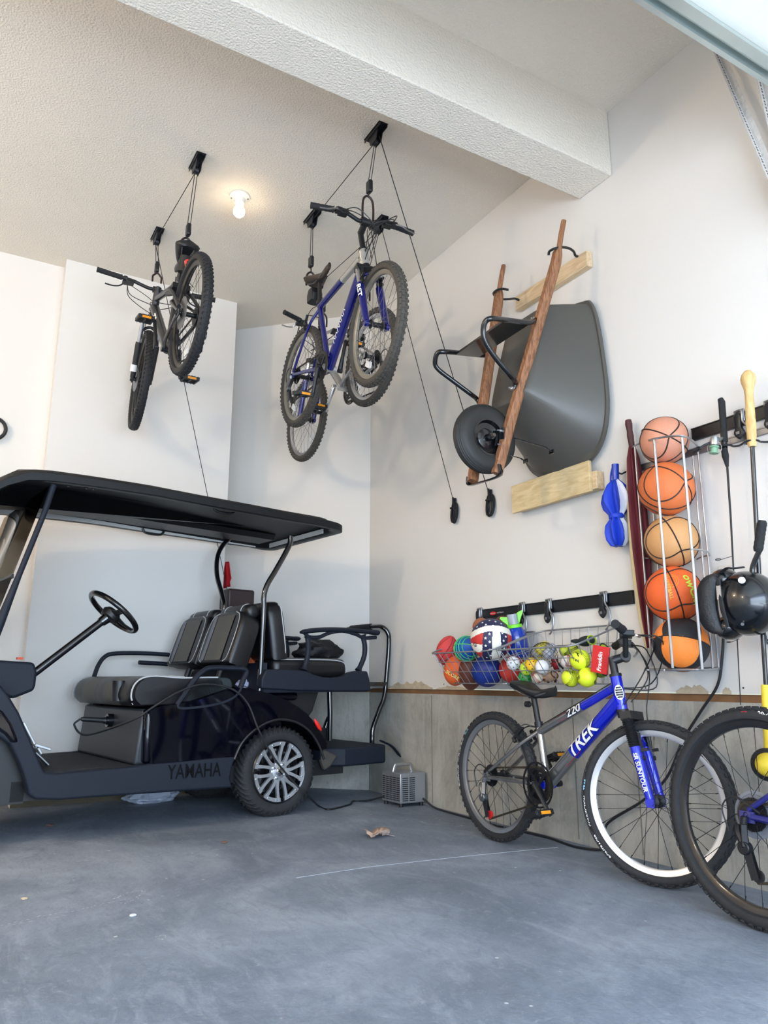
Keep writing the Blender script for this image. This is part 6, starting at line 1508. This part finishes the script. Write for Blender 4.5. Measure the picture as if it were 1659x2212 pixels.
d = MB(); d.lathe([(.0, -.004), (.019, -.005), (.019, -.01), (.014, -.012), (.014, -.028), (.019, -.03), (.019, -.034), (0, -.034)], rc, ax_, 24); wpart(d, 'spool', mat('green_line_spool', (120, 160, 130), .4), rd_, ro)
d = MB(); d.torus(rc+V((0, 0, -.012)), (1, .3, .2), .027, .0015, 28, 6); wpart(d, 'bail', m_alu, rd_, ro)
d = MB(); hd_ = [q(1535, 955, 2.55), q(1520, 962, 2.53), q(1508, 972, 2.52)]; d.tube(hd_, .004, 8); d.tube([q(1511, 968, 2.52), q(1499, 975, 2.52)], [.009, .011], 12); wpart(d, 'reel_crank', m_blk, rd_, ro)
# long pole tool with round wooden grip
pt_ = thing('long_handled_tool', 'black pole with a turned wooden knob grip and yellow lower shaft, far right', 'tool', W(1655, 1480, 0, 2.59))
d = MB(); a, b2 = q(1615, 800, 2.59), q(1625, 965, 2.59); L = (b2-a).length; ax_ = (b2-a).normalized()
d.lathe([(0, 0), (.012, .003), (.024, .018), (.028, .035), (.026, .052), (.018, .075), (.0155, .10), (.0165, .14), (.0175, L*.6), (.017, L*.64), (.0185, L*.66), (.018, L*.8), (.0165, L*.97), (.014, L), (0, L)], a, ax_, 28); wpart(d, 'wooden_grip', woodmat('pale_turned_wood', (196, 158, 100), (226, 196, 136), (10, 10, 2), (0, 0, 0)), pt_, sharp=60)
d = MB(); d.tube([b2, q(1640, 1250, 2.59), q(1655, 1482, 2.59)], .0085, 12); wpart(d, 'shaft', m_blkg, pt_)
d = MB(); d.tube([q(1654, 1480, 2.58), q(1663, 1665, 2.55)], [.016, .015], 14); wpart(d, 'yellow_sleeve', mat('yellow_fibreglass', (236, 208, 60), .45), pt_)
d = MB(); d.sph(q(1658, 1652, 2.50), .040, 24, 14); d2 = wpart(d, 'yellow_cap', mat('yellow_fibreglass', (236, 208, 60), .45), pt_)
d = MB(); d.torus(q(1659, 1652, 2.515), (.9, .4, 0), .042, .014, 28, 8); wpart(d, 'black_collar', m_blk, pt_)
# bent tool with foam grip
bt_ = thing('bent_handle_tool', 'black bent tube handle with ribbed foam grip, behind the helmet', 'tool', W(1636, 1290, 0, 2.56))
d = MB(); pts = [q(1640, 1190, 2.56), q(1627, 1222, 2.56), q(1626, 1240, 2.56), q(1634, 1265, 2.56), q(1644, 1330, 2.57), q(1650, 1376, 2.6), q(1661, 1386, 2.66), V((XW-.002, 1.58, .93))]; d.tube(cat(pts, 5), .010, 12); wpart(d, 'bent_tube', m_blkg, bt_)
d = MB(); a, b2 = q(1647, 1124, 2.56), q(1637, 1192, 2.56); d.tube([a.lerp(b2, k/14) for k in range(15)], [.012]+[.0165+.0012*(k % 2) for k in range(13)]+[.0135], 14); wpart(d, 'foam_grip', m_grip, bt_)
# rail clips holding them
for px, py, lb in ((1566, 965, 'black clip hook holding the fishing rod grip'), (1624, 955, 'black clip hook around the pale wooden grip')):
    c = q(px, py, 2.60 if px == 1624 else 2.62); d = MB(); d.tube(cat([V((XW-.002, c.y-.03, c.z+.02)), V((XW-.03, c.y-.03, c.z+.005)), c+V((.025, -.02, 0)), c+V((.0, -.024, 0)), c+V((-.024, -.01, 0)), c+V((-.022, .016, 0)), c+V((.004, .024, .0))], 5), .0042, 8); o = d.build('clip_hook', m_blk); tag(o, lb, 'hook')
rh2 = W(1600, 915, 0, XW-.02)
rail_hook(rh2.y, 1.80, 'hook on the upper storage rail left of the wooden grip', zb=1.66)
rail_hook(rh2.y-.13, 1.80, 'hook on the upper storage rail cut by the right edge', zb=1.66)

# ------------------------------------------------------------------ helmet
c = q(1608, 1304, 2.53); hm = thing('batting_helmet', 'black batting helmet hanging sideways by its visor on the wall', 'helmet', (c.x, c.y, c.z-.11))
m_hel = mat('black_helmet_shell', (16, 18, 22), .22, coat=.4)
d = MB(); N = 40; rings = []
for j in range(17):
    t = (j/16)*PI*.62; rr_ = math.sin(t); ring = []
    for k in range(N):
        a = 2*PI*k/N; ring.append(c+V((.108*rr_*math.cos(a), -.012-.118*math.cos(t), .118*rr_*math.sin(a)))+V((0, .0, 0)))
    rings.append(ring)
d.loft(rings, cap=False); o = wpart(d, 'shell', m_hel, hm); sm_ = o.modifiers.new('thick', 'SOLIDIFY'); sm_.thickness = .006
d = MB(); out = []; inn = []
for k in range(21):
    a = -PI*.5+PI*k/20; u = math.sin(a); w = math.cos(a)
    inn.append(c+V((-.092+.0*w, .035+.02*w, .105*u))); out.append(c+V((-.082-.02*w, .045+.085*w**.7, .112*u)))
d.add(inn+out, [(k, k+1, 22+k, 21+k) for k in range(20)]); o = wpart(d, 'visor', mat('ribbed_visor', (40, 42, 46), .5, bump=.4, bscale=90), hm); sm_ = o.modifiers.new('thick', 'SOLIDIFY'); sm_.thickness = .02
for dz, dy in ((.09, -.0), (-.085, .0)):
    d = MB(); d.sph(c+V((-.02, .055, dz)), (.06, .05, .045), 20, 12); wpart(d, 'ear_guard', m_hel, hm)
d = MB(); d.tube(cat([c+V((-.06, .05, .11)), c+V((-.08, .0, .125)), c+V((-.09, -.03, .12)), c+V((-.05, -.045, .125))], 5), .009, 8, flat=.4); d.tube(cat([c+V((-.108, .02, .09)), c+V((-.118, .01, .0)), c+V((-.11, -.0, -.09))], 5), .008, 8, flat=.5); wpart(d, 'strap', mat('black_webbing', (30, 31, 34), .8), hm)
d = MB(); d.box(c+V((-.118, .015, .035)), (.004, .018, .05)); wpart(d, 'foil_sticker', m_alu, hm)
d = MB(); d.lathe([(0, .0), (.012, .0), (.012, .006), (0, .006)], c+V((-.088, -.06, .072)), (-1, -.4, .4), 20); wpart(d, 'vent_plug', m_white, hm)
d = MB(); d.lathe([(0, .0), (.006, .0), (.006, .006), (0, .006)], c+V((-.08, -.04, -.078)), (-1, -.4, -.6), 14); wpart(d, 'rivet', m_alu, hm)
pl_ = MB(); pl_.box((XW-.004, W(1573, 1250, 0, XW).y, W(1573, 1252, 0, XW).z), (.008, .07, .115)); o = pl_.build('outlet_plate', mat('white_outlet_plastic', (214, 210, 204), .4), bevel=.002); tag(o, 'white wall outlet plate behind the helmet', 'outlet')
hk_ = MB(); hk_.tube([V((XW-.002, c.y+.03, c.z+.02)), V((c.x+.06, c.y+.03, c.z+.02))], .006, 10); o = hk_.build('wall_peg', m_blk); tag(o, 'black wall peg carrying the helmet', 'hook')

# ------------------------------------------------------------------ louvred metal box on the floor
gz = thing('ozone_generator', 'small silver louvred metal box with carry handle on the floor by the wall', 'machine', (2.59, 4.20, 0))
m_box = mat('brushed_sheet_metal', (172, 175, 180), .35, .7, var=.06, scale=40)
A, Bc, D_ = V((2.505, 4.115, 0)), V((2.685, 4.115, 0)), V((2.49, 4.315, 0)); bz0, bz1 = .022, .195
ex = (Bc-A); ey = (D_-A)
d = MB(); vs = []
for z in (bz0, bz1): vs += [A+V((0, 0, z)), Bc+V((0, 0, z)), A+ex+ey+V((0, 0, z)), D_+V((0, 0, z))]
d.add(vs, [(0, 1, 2, 3), (4, 5, 6, 7), (0, 1, 5, 4), (1, 2, 6, 5), (2, 3, 7, 6), (3, 0, 4, 7)]); wpart(d, 'case', m_box, gz, bevel=.003)
slm = mat('dark_slot', (28, 30, 38), .8)
def slots(o, u, L, c0, c1, ncol, nm):
    un = u.normalized(); nrm = V((un.y, -un.x, 0)); nrm = nrm if nrm.dot(V((-1, -1, 0))) > 0 else -nrm
    for cidx in range(ncol):
        for r_ in range(12):
            a = c0+(c1-c0)*(cidx+.1)/ncol; b_ = c0+(c1-c0)*(cidx+.9)/ncol; z = bz0+.016+r_*.0118
            d = MB(); d.bar(o+u*a+V((0, 0, z))+nrm*.0012, o+u*b_+V((0, 0, z))+nrm*.0012, .0014, .0055); wpart(d, 'louvre_slot', slm, gz)
slots(A, ey, 1, .03, .97, 5, 'l'); slots(A, ex, 1, .05, .60, 2, 'r')
d = MB(); m0 = A+ex*.12+ey*.5+V((0, 0, bz1)); m1 = A+ex*.88+ey*.5+V((0, 0, bz1)); d.tube(cat([m0, m0+V((.012, 0, .035)), m0+V((.03, 0, .042)), m1+V((-.03, 0, .042)), m1+V((-.012, 0, .035)), m1], 5), .011, 8, flat=.25, up=(0, 1, 0)); wpart(d, 'carry_handle', m_alu, gz)
for u_, v_ in ((.1, .1), (.9, .1), (.1, .9), (.9, .9)): d = MB(); p = A+ex*u_+ey*v_; d.cyl(p, p+V((0, 0, bz0+.002)), .012, n=14); wpart(d, 'rubber_foot', m_blk, gz)
# cords
def cord(name, label, pts, r=.0055, m=None): d = MB(); d.tube(cat(pts, 8), r, 8); o = d.build(name, m or mat('black_cable', (26, 28, 32), .55)); return tag(o, label, 'cord')
Fl = lambda x, y, z=.006: W(x, y, 2, z)
cr0 = A+ex*.9+V((0, -.002, bz0+.02))
cord('power_cord', 'black power cord running from the silver box along the wall up behind the helmet', [cr0, cr0+V((.0, -.03, -.01)), V((2.66, 3.95, .006)), V((2.64, 3.6, .006)), V((2.63, 3.3, .006)), V((2.655, 3.0, .006)), V((2.62, 2.75, .006)), V((2.65, 2.58, .03)), W(1310, 1782, 0, 2.68), W(1385, 1732, 0, 2.685), W(1440, 1680, 0, 2.685), W(1475, 1600, 0, 2.685), W(1515, 1535, 0, 2.685), W(1550, 1480, 0, 2.68), W(1560, 1420, 0, 2.68), W(1563, 1360, 0, 2.68), W(1568, 1262, 0, 2.69)], .0058)
CWp = lambda x, y, b: CM @ C(x, y, b)
s0_ = CM @ sk
cord('power_cord', 'black charging cord looping from the cart seat base over the rear wheel to the floor', [CM @ (sk+V((-.16, -.01, .012))), CM @ (sk+V((-.19, -.02, -.02))), CM @ (sk+V((-.13, -.06, -.07))), CWp(285, 1556, .02), CWp(330, 1528, -.035), CWp(385, 1495, -.045), CWp(440, 1478, -.05), CWp(500, 1488, -.05), CWp(535, 1520, -.05), CWp(558, 1575, -.06), CWp(590, 1635, -.05), CWp(635, 1690, -.05), CWp(668, 1722, -.05), Fl(690, 1742), Fl(712, 1748), Fl(755, 1738), V((2.36, 4.45, .006)), V((2.43, 4.40, .010)), D_+V((.0, -.03, .045))], .0055)
pg_ = thing('charging_plug', 'black charging plug in the socket under the front bench', 'plug', CM @ sk)
d = MB(); a = CM @ (sk+V((-.02, 0, 0))); b2 = CM @ (sk+V((-.155, -.01, .012))); d.tube([a, a.lerp(b2, .1), a.lerp(b2, .9), b2], [.02, .014, .0135, .009], 12); wpart(d, 'plug_body', m_blk, pg_)

# ------------------------------------------------------------------ odds and ends
def crumple(c, sz, seed, amp=.25, n=(36, 20)):
    from mathutils import noise
    d = MB(); c = V(c)
    def fn(p, dr): return p*(1+amp*noise.noise(dr*2.3+V((seed, 0, 0)))+amp*.5*noise.noise(dr*6+V((0, seed, 0))))
    d.sph(c, sz, n[0], n[1], None, fn); return d
o = crumple((1.24, 5.04, .045), (.16, .07, .05), 3, .3); 
for i, v in enumerate(o.v): v.z = max(.001, v.z)
tag(o.build('plastic_bag', mat('pale_plastic_film', (176, 184, 200), .4), sharp=20), 'crumpled pale plastic bag on the floor under the cart', 'bag')
# dry leaf
lc_ = W(815, 1808, 2, 0); d = MB(); ring = []
random.seed(11); n = 26
for k in range(n): 
    a = 2*PI*k/n; q_ = .05*(1+.35*abs(math.cos(2.5*a)))*(.8+.3*random.random()); ring.append(lc_+V((q_*math.cos(a)*1.15, q_*math.sin(a), .008+.028*abs(math.sin(a*1.5+.6)))))
inr = [lc_+(p-lc_)*.45+V((0, 0, .006*(k % 2))) for k, p in enumerate(ring)]
d.loft([ring, inr], cap=False); d.add(inr, [tuple(range(n))]); d.tube([lc_+V((.04, -.02, .012)), lc_+V((.075, -.04, .004))], .0012, 5)
lo_ = d.build('dry_leaf', mat('dry_leaf_tan', (186, 160, 144), .8, var=.25, scale=40), sharp=10); tag(lo_, 'curled dry brown leaf on the concrete floor', 'leaf'); sm_ = lo_.modifiers.new('thick', 'SOLIDIFY'); sm_.thickness = .001
for px, py, s_, col, nm, lb in ((485, 1821, .012, (120, 88, 76), 'leaf_scrap', 'small brown leaf scrap on the floor in front of the rear cart wheel'), (107, 1785, .016, (96, 70, 66), 'leaf_scrap', 'dark leaf scrap on the floor below the cart sill at left'), (52, 1943, .009, (206, 184, 150), 'pebble', 'tan pebble on the floor at far left'), (287, 1979, .009, (214, 218, 222), 'paint_chip', 'white paint chip on the floor at left')):
    p = W(px, py, 2, 0); d = crumple((p.x, p.y, s_*.35), (s_*1.3, s_, s_*.4), px, .4, (14, 8)); o = d.build(nm, mat(nm+str(px), col, .8), sharp=20); tag(o, lb, 'debris')
# scuffs and chalk marks on the slab
random.seed(21); d = MB()
def scuff(pts, w):
    for i in range(len(pts)-1):
        a, b_ = W(*pts[i], 2, .0008), W(*pts[i+1], 2, .0008); n = 7
        for k in range(n):
            p, q2 = a.lerp(b_, k/n), a.lerp(b_, (k+random.uniform(.6, 1.1))/n); t = (q2-p).normalized(); s2 = V((-t.y, t.x, 0)); o = s2*random.uniform(-w, w)*1.3; ww = w*random.uniform(.2, 1)
            d.add([p+o-s2*ww*.3, p.lerp(q2, .5)+o-s2*ww, q2+o, p.lerp(q2, .5)+o+s2*ww], [(0, 1, 2, 3)])
scuff([(0, 2000), (90, 1978), (175, 1965), (240, 1948), (300, 1938)], .004); scuff([(245, 1942), (285, 1925), (310, 1924), (290, 1945), (262, 1952)], .006); scuff([(300, 1930), (318, 1925)], .006); scuff([(20, 1998), (150, 1976)], .003)
scuff([(455, 1836), (520, 1830)], .003); scuff([(335, 2024), (358, 2020), (352, 2030), (338, 2028)], .004)
struct(d, 'trim_7', mat('chalk_scuff', (178, 186, 196), .85))
# things behind the cart
rg_ = W(487, 1240, 0, 1.745); d = MB(); n = 10
top_ = V((1.745, rg_.y, W(485, 1215, 0, 1.745).z)); pts = []
for k in range(n+1):
    for j in range(7):
        u = (j/6-.5); w_ = .02+.16*(k/n)*(1 if k < 8 else .6); pts.append(top_+V((.012*math.sin(j*2.1)+.008, u*w_*1.6, -.19*k/n)))
d.add(pts, [(k*7+j, k*7+j+1, (k+1)*7+j+1, (k+1)*7+j) for k in range(n) for j in range(6)]); o = d.build('red_cloth', mat('red_cotton', (190, 22, 30), .8)); sm_ = o.modifiers.new('thick', 'SOLIDIFY'); sm_.thickness = .004; tag(o, 'red cloth hanging on the wall corner behind the cart', 'cloth')
pk1 = C(512, 1292, .80); d = MB(); cw_ = CM @ pk1; d.box((cw_.x, cw_.y, cw_.z-.015), (.20, .14, .14), Matrix.Rotation(th, 3, 'Z')); o = d.build('brown_case', mat('dark_brown_leatherette', (44, 30, 32), .5), bevel=.015, seg=3); tag(o, 'dark brown case perched behind the far seat back of the cart', 'bag')
bgc = CM @ C(688, 1402, .62); bgc.z = (CM @ V((0, 0, zc))).z+.07
d = crumple(bgc, (.17, .12, .085), 9, .25); o = d.build('black_bag', mat('black_nylon', (14, 15, 22), .6)); tag(o, 'rumpled black bag lying on the rear-facing cart seat', 'bag')
og = CM @ C(538, 1442, .35); d = crumple(og, (.05, .07, .07), 4, .2); o = d.build('orange_cap', mat('orange_fabric', (196, 96, 52), .7)); tag(o, 'orange fabric bundle stuffed between the two rows of cart seats', 'bundle')
wg = CM @ C(530, 1478, .25); d = crumple(wg, (.05, .06, .03), 8, .3); o = d.build('folded_towel', mat('lavender_towel', (176, 182, 214), .8)); tag(o, 'pale lavender towel on the cart body behind the front bench', 'towel')
hp_ = W(-14, 925, 1, 5.36); d = MB(); d.torus(hp_, (0, 1, 0), .072, .012, 40, 10); o = d.build('black_hoop', m_blk); tag(o, 'black hoop on the back wall cut by the left edge', 'hoop')

# group phrases for kinds that repeat
GR = {'hanging_bicycle': 'bicycles hanging from the ceiling', 'bike_hoist': 'rope hoists on the ceiling', 'rail_hook': 'hooks on the wall rails', 'practice_ball': 'small balls in the right basket', 'batting_glove': 'batting gloves in the right basket',
      'football': 'brown footballs in the left basket', 'foam_football': 'foam footballs in the left basket', 'clip_hook': 'clip hooks by the fishing rod', 'wire_basket': 'wire baskets on the wall', 'wall_rail': 'black storage rails', 'perforated_angle_bracket': 'perforated hanger brackets', 'power_cord': 'power cords', 'leaf_scrap': 'leaf scraps on the floor'}
for o in list(COL.objects):
    if o.parent is None and o.name.split('.')[0] in GR and 'group' not in o: o['group'] = GR[o.name.split('.')[0]]
